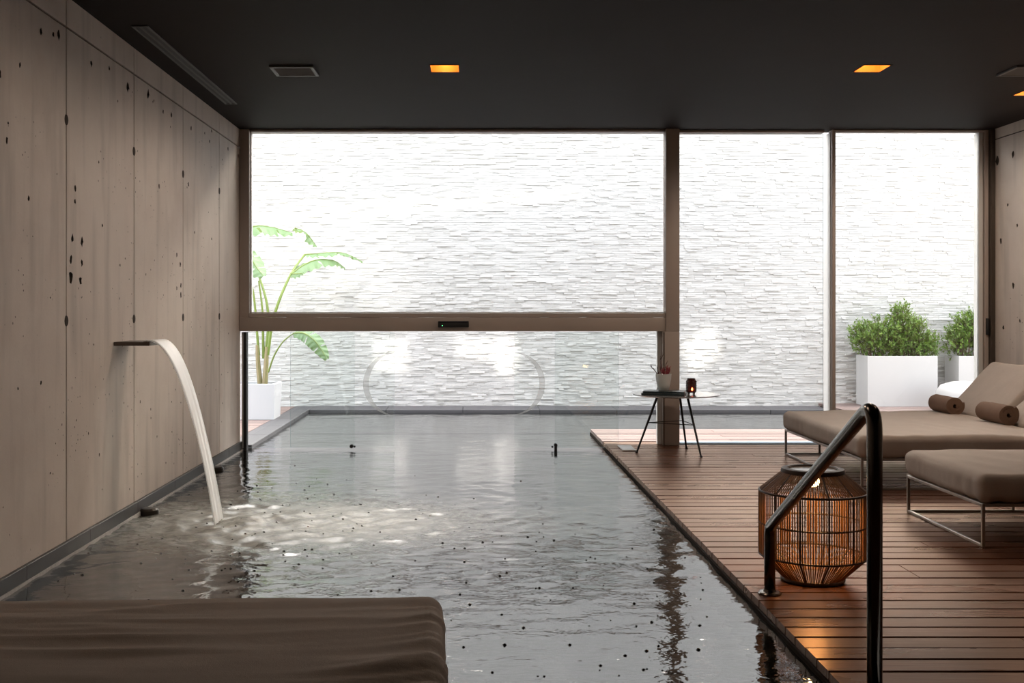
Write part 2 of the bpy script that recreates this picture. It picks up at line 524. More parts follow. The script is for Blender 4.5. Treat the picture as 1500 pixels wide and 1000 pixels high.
# ------------------------------------------------------------------ the room
XW, XR, ZC, G = -2.0, 4.48, 2.71, 9.6       # left wall, right wall, ceiling, glazing plane
WZ = -0.05                                  # water level
XE = 1.15                                   # edge of the indoor deck
PY0 = 3.3                                   # near end of the pool

def blob(cx, cy, r, n=9, jit=0.3, sy=1.0):
    return [(cx + r*(1+random.uniform(-jit, jit))*math.cos(2*math.pi*k/n), cy + r*sy*(1+random.uniform(-jit, jit))*math.sin(2*math.pi*k/n)) for k in range(n)]

def wall_panels(name, label, X, nrm, joints, zj, ylo, yhi, ztop, pits, ties):
    """cast concrete wall of panels with recessed joints, sunk pits, and tie holes as raised dark discs"""
    back = MB().box(*sorted((X - nrm*0.012, X - nrm*0.30)), ylo, yhi, -0.5, ztop)
    w = back.build(name, M_PIT)
    prop(w, label, 'wall', kind='structure')
    ys = [ylo] + joints + [yhi]
    g = 0.0055
    for (za, zb) in ((-0.45, zj), (zj, ztop)):
        for a, b in zip(ys[:-1], ys[1:]):
            a2, b2, z2, z3 = a+g, b-g, za+g, zb-g
            holes, deep = [], []
            for (y, z, r, d) in pits:
                if a2+r*1.5 < y < b2-r*1.5 and z2+r*1.5 < z < z3-r*1.5:
                    holes.append(blob(y, z, r, 9, 0.35, 1.25)); deep.append((y, z, d))
            V, T = plate((a2, z2, b2, z3), holes)
            bm = MB()
            def P(u, dep=0.0): return (X - nrm*dep, u[0], u[1])
            bm.add([P(v) for v in V], [t if nrm < 0 else tuple(reversed(t)) for t in T])
            for h, (y, z, d) in zip(holes, deep):
                n_ = len(h)
                inner = [(y+(p[0]-y)*0.6, z+(p[1]-z)*0.6) for p in h]
                bm.add([P(p) for p in h]+[P(p, d) for p in inner]+[P((y, z), d*1.2)],
                       [(i, (i+1) % n_, n_+(i+1) % n_, n_+i) for i in range(n_)]+[(n_+i, n_+(i+1) % n_, 2*n_) for i in range(n_)], 1)
            e = [(a2, z2), (b2, z2), (b2, z3), (a2, z3)]
            bm.add([P(p) for p in e]+[P(p, 0.02) for p in e], [(0, 1, 5, 4), (1, 2, 6, 5), (2, 3, 7, 6), (3, 0, 4, 7)])
            bm.build('concrete_panel', [M_CONC, M_PIT], w)
    for (y, z) in ties:  # raised near-black discs, the shade of a hole given as colour
        c = MB()
        n_ = 12
        for (r0, r1, d0, d1, mi) in ((0.024, 0.022, 0.0, -0.0025, 0), (0.022, 0.016, -0.0025, -0.002, 0), (0.016, 0.0, -0.002, -0.0005, 0)):
            vs = []
            for r, d in ((r0, d0), (r1, d1)):
                vs += [(X - nrm*d, y + r*math.cos(2*math.pi*k/n_), z + 1.15*r*math.sin(2*math.pi*k/n_)) for k in range(n_)]
            c.add(vs, [(k, (k+1) % n_, n_+(k+1) % n_, n_+k) for k in range(n_)], mi)
        c.build('tie_hole_disc', M_PIT, w)
    return w

def on_left(px, py):
    Y = F*2.0/(692-px)
    return Y, EYE - (py-452)/F*Y
pit_px = [(187,128,.022,.03),(217,138,.022,.03),(60,47,.014,.02),(78,50,.012,.02),(86,52,.018,.02),(251,168,.015,.02),(134,93,.014,.02),
          (239,163,.012,.02),(106,349,.016,.025),(120,354,.018,.025),(104,381,.017,.025),(120,385,.014,.02),(104,405,.026,.03),(118,411,.018,.025),
          (110,275,.013,.02),(110,295,.011,.02),(259,373,.013,.02),(264,387,.014,.02),(265,418,.014,.02),(259,422,.011,.02),(265,432,.016,.02),
          (280,188,.013,.02),(307,207,.013,.02),(310,192,.011,.02),(349,228,.015,.02),(334,218,.014,.02),(233,273,.012,.02),(276,270,.013,.02),
          (10,205,.012,.02),(0,108,.014,.02),(42,290,.010,.02),(160,100,.010,.02),(29,95,.010,.02),(300,195,.009,.02),(150,330,.008,.02),(60,560,.009,.02),(285,340,.009,.02),(310,350,.008,.02)]
pits = [(*on_left(a, b), r, d) for a, b, r, d in pit_px]
for _ in range(70):
    pits.append((random.uniform(4.6, 9.5), random.choice([random.uniform(0.1, 2.5), random.uniform(0.1, 0.9)]), random.uniform(.003, .007), .008))
ok = []
for p in pits:
    if all(math.hypot(p[0]-q[0], p[1]-q[1]) > (p[2]+q[2])*1.8 for q in ok): ok.append(p)
jl = [5.48-1.1*i for i in range(7, 0, -1)] + [5.48, 6.575, 7.69, 8.79]
wall_panels('wall_left', 'cast concrete wall with panel joints and tie holes along the pool', XW, 1, jl, 2.556, -3.0, G, 3.0, ok,
            [(y, z) for y in (5.48, 6.575, 7.69, 8.79) for z in (2.10, 1.11)])
def on_right(px, py):
    Y = F*XR/(px-692)
    return Y, EYE - (py-452)/F*Y
rp = [(*on_right(a, b), r, .025) for a, b, r in ((1461,236,.03),(1484,226,.022),(1468,205,.025),(1466,352,.02),(1484,418,.02),(1476,300,.012),(1490,330,.012),(1470,480,.015),(1494,470,.012))]
wall_panels('wall_right', 'cast concrete wall behind the daybeds', XR, -1, [1.5, 4.2, 6.9], 2.62, -3.0, G, 3.0, rp, [])
prop(MB().box(-2.3, 4.8, -3.3, -3.0, -0.5, 3.0).build('wall_rear', simple('dark_plaster', (0.16, 0.14, 0.125), 0.8)), 'dark plaster wall at the far end of the room from the glazing', 'wall', kind='structure')

# ceiling with openings for the lamps
def ceil_pt(px, py):
    Y = F*(ZC-EYE)/(452-py)
    return (px-692)/F*Y, Y
lamps = []
for (xl, xr, yn, yf) in ((630, 672, 95, 106), (1266, 1306, 95, 106)):
    y0 = ceil_pt(0, yn)[1]; y1 = ceil_pt(0, yf)[1]
    lamps.append(((xl-692)/F*y0, (xr-692)/F*y0, y0, y0+0.21))
lamps.append((3.90, 4.09, 7.83, 8.04))
lamps += [(-0.27, -0.09, 4.45, 4.66), (2.49, 2.67, 4.45, 4.66)]     # added lamps out of view, put in to fill the room with light
holes = [[(a, c), (b, c), (b, d), (a, d)] for a, b, c, d in lamps]
V, T = plate((-2.3, -3.3, 4.8, G+0.12), holes)
cb = MB()
cb.add([(v[0], v[1], ZC) for v in V], [tuple(reversed(t)) for t in T])
cb.box(-2.3, 4.8, -3.3, G+0.12, ZC+0.16, ZC+0.30)
cb.add([(-2.3, G+0.12, ZC), (4.8, G+0.12, ZC), (4.8, G+0.12, ZC+0.3), (-2.3, G+0.12, ZC+0.3)], [(0, 1, 2, 3)])
prop(cb.build('ceiling', M_CEIL), 'dark brown painted ceiling with recessed lamps', 'ceiling', kind='structure')

# floor under and around the pool, deck boards
fb = MB()
fb.box(XE+0.03, XR, PY0, G, -0.5, -0.035)
fb.box(-2.0, XR, -3.0, PY0-0.02, -0.5, -0.035)
fl = fb.build('floor', M_UNDER)
prop(fl, 'dark brown oiled timber deck indoors beside the pool', 'floor', kind='structure')
PITCH = 0.125
def board_mesh(L, mat, w=PITCH-0.009, t=0.03):
    b = MB()
    c = 0.0035
    prof = [(0, -t), (0, -c), (c, 0), (w-c, 0), (w, -c), (w, -t)]
    vs = [(0, y, z) for y, z in prof] + [(L, y, z) for y, z in prof]
    fs = [(i, i+1, 7+i, 6+i) for i in range(5)] + [(0, 5, 4, 3, 2, 1), (6, 7, 8, 9, 10, 11)]
    b.add(vs, [tuple(reversed(f)) for f in fs])
    return b.mesh('board', mat)
cache = {}
def lay(parent, x0, x1, y, cuts, mat):
    xs = [x0] + cuts + [x1]
    for a, b in zip(xs[:-1], xs[1:]):
        key = (round(b-a, 3), mat.name)
        if key not in cache: cache[key] = board_mesh(b-a-0.003, mat)
        o = bpy.data.objects.new('board', cache[key])
        o.location = (a, y, random.uniform(-0.0012, 0.0012))
        o.rotation_euler = (random.uniform(-0.006, 0.006), 0, 0)
        COL.objects.link(o); o.parent = parent
cutset = [[1.95], [2.55, ], [3.15], [2.25], [3.55], [2.85]]
rows = int((9.47-3.32)/PITCH)
for r in range(rows):
    lay(fl, XE, XR-0.003, 9.47-PITCH*(r+1), cutset[(r*5+r//3) % 6], M_BOARD)
for r in range(16):
    y = 3.32-0.05-PITCH*(r+1)
    lay(fl, XW+0.02, XR-0.003, y, [[0.2, 2.4], [-0.6, 1.7], [0.8, 3.0]][r % 3], M_BOARD)
tr = prop(MB().bbox(XE-0.006, XE+0.028, PY0, 10.84, -0.40, -0.032, 0.004, 1).build('trim_1', M_FASCIA), 'dark timber edge board of the deck along the water', 'trim', kind='structure')
prop(MB().bbox(XW+0.02, XE, PY0-0.03, PY0, -0.40, -0.032, 0.004, 1).build('trim_2', M_FASCIA), 'dark edge board at the near end of the pool', 'trim', kind='structure')

# plinth along the left wall
bs = MB()
y = PY0
while y < G-0.1:
    bs.bbox(XW, XW+0.022, y+0.002, min(y+0.82, G), -0.45, 0.030, 0.002, 1)
    y += 0.82
pl = bs.build('baseboard_left', M_PLINTH)
prop(pl, 'grey slate plinth where the concrete wall meets the water', 'baseboard', kind='structure')
MB().box(XW+0.020, XW+0.0275, PY0, G-0.02, WZ-0.01, WZ+0.014).build('pale_waterline', M_GROUT, pl)

# pool basin
pb = MB()
D = -1.25
def quad(*p): pb.add(p, [tuple(range(len(p)))])
pb.box(XW, XE, PY0, 13.3, D-0.05, D)
pb.box(XE, 4.2, 10.84, 13.3, D-0.05, D)
pb.box(XW-0.05, XW+0.019, PY0, G, D, -0.46)
pb.box(XE-0.004, XE+0.05, PY0, 10.84, D, -0.05+WZ)
pb.box(XE+0.03, 4.2, 10.80, 10.838, D, -0.12)
pb.box(XW, XE, PY0-0.05, PY0-0.001, D, -0.13)
pb.box(XW-0.1, -1.925, G, 13.3, D, -0.12)
pb.box(4.2, 4.25, 10.84, 13.3, D, -0.05)
prop(pb.build('pool_basin', M_BASIN), 'charcoal tiled pool basin under the water', 'pool', kind='structure')

# curbs of the outdoor part of the pool
cu = MB()
y = G+0.10
for i in range(5):
    cu.bbox(-2.15, -1.92, y, y+0.77, -0.4, -0.015, 0.004, 1); y += 0.773
prop(cu.build('trim_3', M_CURB), 'slate curb along the side of the outdoor pool', 'trim', kind='structure')
cu = MB()
x = -1.917
while x < 4.15:
    cu.bbox(x, min(x+0.9, 4.2), 13.06, 13.59, -0.4, -0.015, 0.004, 1); x += 0.903
prop(cu.build('trim_4', M_CURB), 'slate curb across the far end of the outdoor pool', 'trim', kind='structure')

# outdoor decks
od = MB().box(XE+0.03, 7.5, G+0.18, 10.80, -0.12, -0.035).box(4.25, 8.5, 10.80, 13.6, -0.12, -0.015).build('terrace_floor', M_UNDER)
prop(od, 'pale timber deck outside the sliding doors', 'terrace', kind='structure')
for r in range(8):
    lay(od, XE, 7.5, 10.835-PITCH*(r+1), [[3.0, 5.2], [2.3, 4.6], [3.8, 6.0]][r % 3], M_BOARD_OUT)
for r in range(22):
    o0 = [[6.2], [5.4], [7.0]][r % 3]
    lay(od, 4.22, 8.5, 13.58-PITCH*(r+1), o0, M_BOARD_OUT)
for o in od.children:
    if o.location.x >= 4.21 and o.location.y > 10.83: o.location.z += 0.02
ol = MB().box(-5, -2.16, G+0.1, 13.6, -0.2, -0.05).build('side_terrace_floor', M_UNDER)
prop(ol, 'reddish timber deck under the banana pot', 'terrace', kind='structure')
for r in range(30):
    lay(ol, -5, -2.155, 13.55-PITCH*(r+1), [[-3.3], [-4.0], [-2.9]][r % 3], M_BOARD_OUT)
for o in ol.children: o.location.z -= 0.018

# garden wall of thin split stones
gw = MB().box(-6, 9, 13.625, 13.95, -0.5, 4.45).build('wall_garden', M_MORTAR)
prop(gw, 'white garden wall clad in thin split stones behind the pool', 'wall', kind='structure')
vs, fs = [], []
z = -0.06
while z < 4.4:
    if z > 3.6: h = 0.05
    else: h = random.uniform(0.013, 0.025)
    x = -3.6 + random.uniform(0, 0.2)
    while x < 7.6:
        L = random.uniform(0.045, 0.19)
        p = 13.6 - random.choice([0.0, 0.002, 0.002, 0.003, 0.004, 0.005, 0.006, 0.014, 0.02])*random.uniform(0.6, 1)
        tz = random.uniform(-0.005, 0.005); g = 0.0012
        dy = random.uniform(-0.0015, 0.0015); dy2 = random.uniform(-0.002, 0.002)
        hz = h*random.uniform(0.88, 1.0)
        b = len(vs)
        x1 = x+L-g
        vs += [(x, p+dy2, z+g), (x1, p+dy+dy2, z+g+tz*.3), (x1, p+dy-dy2, z+hz+tz*.3), (x, p-dy2, z+hz), (x, 13.63, z+g), (x1, 13.63, z+g), (x1, 13.63, z+hz), (x, 13.63, z+hz)]
        fs += [(b, b+1, b+2, b+3), (b+3, b+2, b+6, b+7), (b, b+4, b+5, b+1), (b, b+3, b+7, b+4), (b+1, b+5, b+6, b+2)]
        x += L
    z += h
prop(MB().add(vs, fs).build('split_stone', M_STONE, gw), kind='stuff')

# ------------------------------------------------------------------ water
def waves(X, Y, specs):
    H = np.zeros_like(X)
    for (kx, ky, ph, a) in specs: H += a*np.sin(kx*X+ky*Y+ph)
    return H
def spec(n, l0, l1, slope, spread=math.pi, main=0.0):
    out = []
    for _ in range(n):
        lam = math.exp(rng.uniform(math.log(l0), math.log(l1)))
        th = main + rng.uniform(-spread, spread)
        k = 2*math.pi/lam
        out.append((k*math.cos(th), k*math.sin(th), rng.uniform(0, 6.28), slope/k/math.sqrt(n)*1.4))
    return out
ST = 0.022
xs = np.concatenate([np.arange(XW+0.012, XE, ST), [XE]])
ys = np.arange(PY0-0.005, 10.86, ST)
def sheet(xs, ys):
    X, Y = np.meshgrid(xs, ys)
    return X, Y
JX, JY = -1.45, 6.36
def height(X, Y):
    calm = waves(X, Y, S_long)*0.9 + waves(X, Y, S_mid)
    R = np.hypot((X-JX)*0.62 - 0.08, (Y-JY))
    near = np.exp(-(R/0.75)**2)
    wide = np.exp(-(R/1.9)**2)
    warpX = X + 0.05*waves(X, Y, S_w1); warpY = Y + 0.05*waves(X, Y, S_w2)
    t = waves(warpX, warpY, S_turb)
    ridge = np.abs(waves(warpX, warpY, S_ridge))
    ring = 0.006*np.sin(R*2*math.pi/0.17)*np.exp(-R/0.5)
    H = calm*(0.55+0.9*wide) + t*(near*1.0+0.30*wide) - ridge*(0.55*near+0.16*wide) + ring
    H += 0.034*np.exp(-(np.hypot(X-JX-0.16, Y-JY+0.02)/0.12)**2) - 0.012*np.exp(-(np.hypot(X-JX, Y-JY)/0.06)**2)
    edge = 1.0
    foam = np.clip(1.25*np.exp(-(np.hypot((X-JX-0.42)*0.7, (Y-JY))/0.66)**2) + 0.35*np.clip(ridge*45-0.2, 0, 1)*wide, 0, 1)
    return H*edge, foam
S_long = spec(14, 0.35, 1.1, 0.018)
S_mid = spec(26, 0.10, 0.34, 0.020, 0.9, math.pi/2)
S_turb = spec(40, 0.06, 0.26, 0.16)
S_ridge = spec(20, 0.14, 0.5, 0.15)
S_w1 = spec(8, 0.3, 0.9, 2.0); S_w2 = spec(8, 0.3, 0.9, 2.0)
parts = [(xs, ys), (np.arange(-1.92, 4.215, 0.045), np.arange(10.86, 13.075, 0.045))]
V_, F_, A_ = [], [], []
for (a, b) in parts:
    X, Y = sheet(a, b)
    H, fo = height(X, Y)
    base = len(V_)
    V_ += [(float(x), float(y), float(WZ+h)) for x, y, h in zip(X.ravel(), Y.ravel(), H.ravel())]
    A_ += fo.ravel().tolist()
    nx, ny = X.shape[1], X.shape[0]
    F_ += [(base+j*nx+i, base+j*nx+i+1, base+(j+1)*nx+i+1, base+(j+1)*nx+i) for j in range(ny-1) for i in range(nx-1)]
wme = bpy.data.meshes.new('pool_water')
wme.from_pydata(V_, [], F_)
wme.materials.append(M_WATER)
wme.polygons.foreach_set('use_smooth', [True]*len(wme.polygons))
fa = wme.attributes.new('foam', 'FLOAT', 'POINT'); fa.data.foreach_set('value', A_)
wobj = bpy.data.objects.new('pool_water', wme); COL.objects.link(wobj)
prop(wobj, 'dark rippled pool water running from indoors out to the garden wall', 'water', kind='structure')

# bubbles drifting on the water
bb = MB()
def hz(x, y):
    h, _ = height(np.array([[x]]), np.array([[y]])); return WZ+float(h[0, 0])
cnt = 0
while cnt < 230:
    if cnt < 150:
        x = JX + rng.normal(0.35, 0.75); y = JY + rng.normal(-0.1, 0.95)
    else:
        x = rng.uniform(-0.2, 1.05); y = rng.uniform(3.5, 6.2)
    if not (-1.95 < x < 1.1 and 3.4 < y < 9.3): continue
    r = rng.uniform(0.004, 0.0085); z0 = hz(x, y)-0.001
    bb.lathe([(r, 0), (r*0.92, r*0.35), (r*0.66, r*0.68), (r*0.25, r*0.88)], 8, (x, y, z0), cap0=False)
    cnt += 1
prop(bb.build('water_bubbles', M_WATER, None, True, 0), 'small bubbles drifting on the pool surface', 'bubbles', kind='stuff')

# ------------------------------------------------------------------ glazing
def gx(px): return (px-692)/(F/G)
def gz(py): return EYE-(py-452)/(F/G)
def pane(mb, x0, x1, y, z0, z1, t=0.012):
    b = MB()
    vs = [(x0,y,z0),(x1,y,z0),(x1,y+t,z0),(x0,y+t,z0),(x0,y,z1),(x1,y,z1),(x1,y+t,z1),(x0,y+t,z1)]
    mb.add(vs, [(0,1,5,4),(2,3,7,6)], 0)
    mb.add(vs, [(0,3,2,1),(4,5,6,7),(1,2,6,5),(3,0,4,7)], 1)
    return mb
X0, XP0, XP1 = gx(355), gx(973), gx(993)
# upper window
w1 = thing('window_1', 'large upper pane in a bronze frame above the beam', 'window', (0, 0, 0), kind='structure')
b = MB()
b.bbox(XW+0.002, gx(367), 9.54, 9.67, gz(485), ZC, 0.004, 1)
b.build('jamb', M_FRAME, w1, True)
MB().bbox(gx(367), XP0, 9.55, 9.67, ZC-0.022, ZC-0.001, 0.003, 1).build('head', M_FRAME, w1, True)
b = MB().bbox(gx(367), XP0, 9.532, 9.67, gz(464.3), gz(458.7), 0.003, 1)
b.build('lower_frame', M_FRAME, w1, True)
MB().bbox(gx(367), XP0-0.004, 9.60, 9.665, gz(458.5), gz(457), 0.001, 1).build('glazing_bead', M_ALU, w1)
MB().bbox(gx(367), gx(368), 9.60, 9.665, gz(457), ZC-0.022, 0.001, 1).build('glazing_bead', M_ALU, w1)
pane(MB(), gx(367), XP0, 9.62, gz(457.2), ZC-0.02).build('pane', [M_GLASS, M_GEDGE], w1)
# beam and post
bm_ = prop(MB().bbox(XW+0.003, XP0+0.005, 9.53, 9.67, gz(485), gz(464.6), 0.005, 2).build('beam', M_FRAME, None, True), 'bronze horizontal beam across the glazing at eye level', 'beam', kind='structure')
po = MB()
po.bbox(gx(968.5), XP1, 9.515, 9.66, 0.001, gz(485), 0.006, 2)
po.bbox(XP0, XP1, 9.515, 9.66, gz(485)-0.001, ZC-0.001, 0.006, 2)
po = prop(po.build('column', M_FRAME, None, True), 'bronze steel column between the pool glazing and the sliding doors', 'column', kind='structure')
MB().bbox(gx(969.5), gx(971), 9.5135, 9.52, 0.002, gz(486), 0.001, 1).build('groove_strip', M_SPOUT, po)
MB().bbox(gx(963), gx(968.5), 9.60, 9.66, 0.001, gz(485)-0.001, 0.002, 1).build('pale_profile', M_ALU, po)
# lower fixed panes and sliding doors
ZB = WZ+0.022
w2 = thing('window_2', 'fixed low glass pane next to the wall with the water spout', 'window', kind='structure')
pane(MB(), gx(361), gx(519), 9.60, ZB, gz(486)).build('pane', [M_GLASS_G, M_GEDGE], w2)
MB().bbox(gx(355), gx(357.5), 9.57, 9.64, ZB, gz(486), 0.002, 1).build('pale_profile', M_ALU, w2)
MB().bbox(gx(358), gx(362), 9.565, 9.645, WZ-0.2, gz(486), 0.002, 1).build('edge_profile', M_RUBBER, w2)
b = MB().tube([(gx(515), 9.585, ZB+0.012), (gx(515), 9.63, ZB+0.012)], 0.016, 14).tube([(gx(519.5), 9.585, ZB+0.010), (gx(519.5), 9.61, ZB+0.010)], 0.009, 10)
b.build('guide_roller', M_RUBBER, w2, True)
w3 = thing('window_3', 'fixed low glass pane beside the bronze column', 'window', kind='structure')
pane(MB(), gx(813), gx(963), 9.60, ZB, gz(486)).build('pane', [M_GLASS_G, M_GEDGE], w3)
b = MB().tube([(gx(814), 9.585, ZB+0.022), (gx(814), 9.63, ZB+0.022)], 0.015, 14).tube([(gx(809), 9.585, ZB+0.008), (gx(809), 9.61, ZB+0.008)], 0.009, 10).bbox(gx(812), gx(816), 9.58, 9.63, ZB-0.028, ZB+0.015, 0.003, 1)
b.build('guide_roller', M_RUBBER, w3, True)
def sliding(name, label, xa, xb, cx, side, cy):
    d = thing(name, label, 'door', kind='structure')
    pane(MB(), gx(xa), gx(xb), 9.645, ZB, gz(486)).build('pane', [M_GLASS_G, M_GEDGE], d)
    # half of the round etched emblem, a crescent
    s = F/G; R0 = 46/s; c = Vector((gx(cx), 9.6435, gz(cy)))
    vs, fs, n_ = [], [], 36
    for i in range(n_+1):
        a = math.pi/2 + side*math.pi*(i/n_)
        w = (0.2+8.5*math.sin(math.pi*i/n_)**1.2)/s
        for r in (R0, R0-w):
            for dy in (0, -0.001):
                vs.append((c.x+r*math.cos(a), c.y+dy, c.z+r*math.sin(a)))
    for i in range(n_):
        p = i*4; q = p+4
        fs += [(p+1, p+3, q+3, q+1), (p, q, q+2, p+2), (p, p+1, q+1, q), (p+2, q+2, q+3, p+3)]
    MB().add(vs, fs).build('emblem_arc', M_FROST, d)['label'] = 'white frosted crescent arc'
    return d
sliding('door_1', 'left sliding glass door with a white crescent over the water', 424, 577, 577, 1, 563)
sliding('door_2', 'right sliding glass door with a white crescent over the water', 754, 907, 753, -1, 562)
# tall doors on the right
d3 = thing('door_3', 'tall clear glass door between the column and the mullion', 'door', kind='structure')
pane(MB(), XP1, gx(1209), 9.66, 0.02, ZC-0.02).build('pane', [M_GLASS, M_GEDGE], d3)
MB().bbox(XP1, gx(1208), 9.60, 9.72, ZC-0.02, ZC-0.001, 0.003, 1).build('head', M_FRAME, d3)
MB().bbox(gx(1217)-0.006, gx(1217), 9.60, 9.78, 0.02, ZC-0.02, 0.003, 1).build('stile', M_ALU, d3, True)
d4 = thing('door_4', 'tall clear glass door beside the right concrete wall', 'door', kind='structure')
pane(MB(), gx(1222), gx(1435), 9.62, 0.02, ZC-0.02).build('pane', [M_GLASS, M_GEDGE], d4)
MB().bbox(gx(1217), gx(1222), 9.56, 9.66, 0.001, ZC-0.001, 0.003, 1).build('mullion', M_FRAME, d4, True)
MB().bbox(gx(1222), gx(1440), 9.57, 9.66, ZC-0.02, ZC-0.001, 0.003, 1).build('head', M_FRAME, d4)
MB().bbox(gx(1434), gx(1440), 9.60, 9.70, 0.001, ZC-0.02, 0.003, 1).build('stile', M_ALU, d4, True)
MB().bbox(gx(1440.4), gx(1446), 9.57, 9.68, 0.001, ZC-0.001, 0.003, 1).build('jamb', M_FRAME, d4, True)
MB().bbox(gx(1446.2), XR, 9.53, 9.68, 0.001, ZC-0.001, 0.003, 1).build('outer_jamb', M_SPOUT, d4, True)
MB().bbox(gx(1441.5), gx(1445), 9.545, 9.572, gz(490), gz(466), 0.004, 2).build('handle', M_RUBBER, d4, True)
st = MB()
st.bbox(XP1+0.005, XR-0.005, 9.585, 9.77, -0.03, 0.006, 0.003, 1)
st.bbox(XP1+0.005, XR-0.005, 9.62, 9.632, 0.004, 0.009, 0.001, 1)
st.bbox(XP1+0.005, XR-0.005, 9.66, 9.672, 0.004, 0.009, 0.001, 1)
prop(st.build('trim_5', M_TRACK), 'metal sill track under the tall sliding doors, blue reflection in its colour', 'trim', kind='structure')
prop(MB().bbox(XE, XR, 9.472, 9.585, -0.034, 0.0, 0.003, 1).bbox(XE, XP1, 9.587, G+0.18, -0.034, 0.0, 0.003, 1).build('trim_6', M_BOARD), 'timber threshold board under the column', 'trim', kind='structure')

# ------------------------------------------------------------------ wall spout and falling water
sp = thing('water_spout', 'flat dark steel spout sticking out of the concrete wall', 'spout', (XW, 6.345, 0.975))
MB().bbox(0.001, 0.20, -0.145, 0.145, -0.012, 0.010, 0.003, 1).build('blade', M_SPOUT, sp, True)
MB().bbox(0.165, 0.204, -0.14, 0.14, 0.0095, 0.0125, 0.001, 1).build('lip', M_STEEL, sp, True)
nt_, nw = 40, 18
vs, fs, uvs = [], [], []
for side in (0, 1):
    for i in range(nt_+1):
        tau = -0.06 + 1.06*i/nt_
        tt = max(tau, 0)
        xc = -1.80 + 0.35*tau; zc = 0.99 - 1.035*tt*tt
        tx, tz = 0.35, -2.07*tt
        l = math.hypot(tx, tz); nx_, nz_ = -tz/l, tx/l
        hw = 0.135*(1-0.30*tt**0.8)
        for k in range(nw+1):
            u = k/nw*2-1
            th = 0.005 + 0.005*math.exp(-((abs(u)-0.92)/0.10)**2) + 0.0015*math.sin(u*17+tt*2) + 0.001*math.sin(u*41+1)
            rip = 0.004*tt*math.sin(u*9+tt*5)
            o = (th/2+rip) if side == 0 else (-th/2+rip)
            vs.append((xc+nx_*o, 6.345+0.01*tt+u*hw, zc+nz_*o)); uvs.append((u, tt))
S = (nt_+1)*(nw+1)
for i in range(nt_):
    for k in range(nw):
        a = i*(nw+1)+k; q = (a, a+1, a+nw+2, a+nw+1)
        fs.append(q); fs.append(tuple(reversed([x+S for x in q])))
for i in range(nt_):
    for k in (0, nw):
        a = i*(nw+1)+k; fs.append((a, a+nw+1, a+nw+1+S, a+S))
jt = MB().add(vs, fs).build('water_jet', M_JET, None, True, 0)
uvl = jt.data.uv_layers.new(name='flow')
for lp in jt.data.loops: uvl.data[lp.index].uv = ((uvs*2)[lp.vertex_index][0]*0.5, (uvs*2)[lp.vertex_index][1])
prop(jt, 'curved white sheet of water falling from the wall spout into the pool', 'water', kind='stuff')

for i, (Y, lab) in enumerate(((6.66, 'round black pool fitting at the waterline before the water jet'), (8.40, 'round black pool fitting at the waterline behind the water jet'))):
    n0 = thing('pool_fitting', lab, 'fitting', (XW+0.066, Y, WZ+0.004), group='round fittings along the plinth')
    MB().lathe([(0.050, -0.03), (0.058, -0.01), (0.056, 0.014), (0.046, 0.024), (0.020, 0.027)], 24).build('cap', M_DOME, n0, True)
    MB().bbox(-0.044, -0.02, -0.03, 0.03, -0.03, 0.006, 0.003, 1).build('bracket', M_DOME, n0)

# ------------------------------------------------------------------ ceiling lamps and vents
lab = ['square amber downlight in the ceiling above the pool', 'square amber downlight in the ceiling above the deck', 'square amber downlight at the frame edge above the daybed',
       'added unseen amber downlight above the near end of the pool', 'added unseen amber downlight above the near end of the deck']
for (a, b_, c, d), l in zip(lamps, lab):
    t = thing('downlight', l, 'ceiling lamp', ((a+b_)/2, (c+d)/2, ZC), group='amber recessed downlights')
    w, h = (b_-a)/2-0.001, (d-c)/2-0.001
    m = MB()
    z1 = 0.10
    P = [(-w,-h,0),(w,-h,0),(w,h,0),(-w,h,0),(-w,-h,z1),(w,-h,z1),(w,h,z1),(-w,h,z1)]
    m.add(P, [(0,1,5,4),(1,2,6,5),(2,3,7,6),(3,0,4,7),(4,5,6,7)])
    m.build('reflector', M_AMBER, t)
    fr = MB()
    for (x0, x1, y0, y1) in ((-w-.008, w+.008, -h-.008, -h), (-w-.008, w+.008, h, h+.008), (-w-.008, -w, -h, h), (w, w+.008, -h, h)):
        fr.box(x0, x1, y0, y1, -0.003, 0.0)
    fr.build('frame', M_CEIL, t)
    MB().lathe([(0.042, 0.096), (0.042, 0.088), (0.036, 0.082)], 20).build('lamp', M_LAMP, t)
    sl_ = bpy.data.lights.new('downlight_beam', 'SPOT')
    sl_.energy = 18 if c > 5 else (8 if a < 0 else 2); sl_.spot_size = math.radians(172); sl_.spot_blend = 0.35; sl_.color = (1.0, 0.80, 0.64); sl_.shadow_soft_size = 0.03
    so_ = bpy.data.objects.new('downlight_beam', sl_); COL.objects.link(so_); so_.parent = t; so_.location = (0, 0, -0.012)
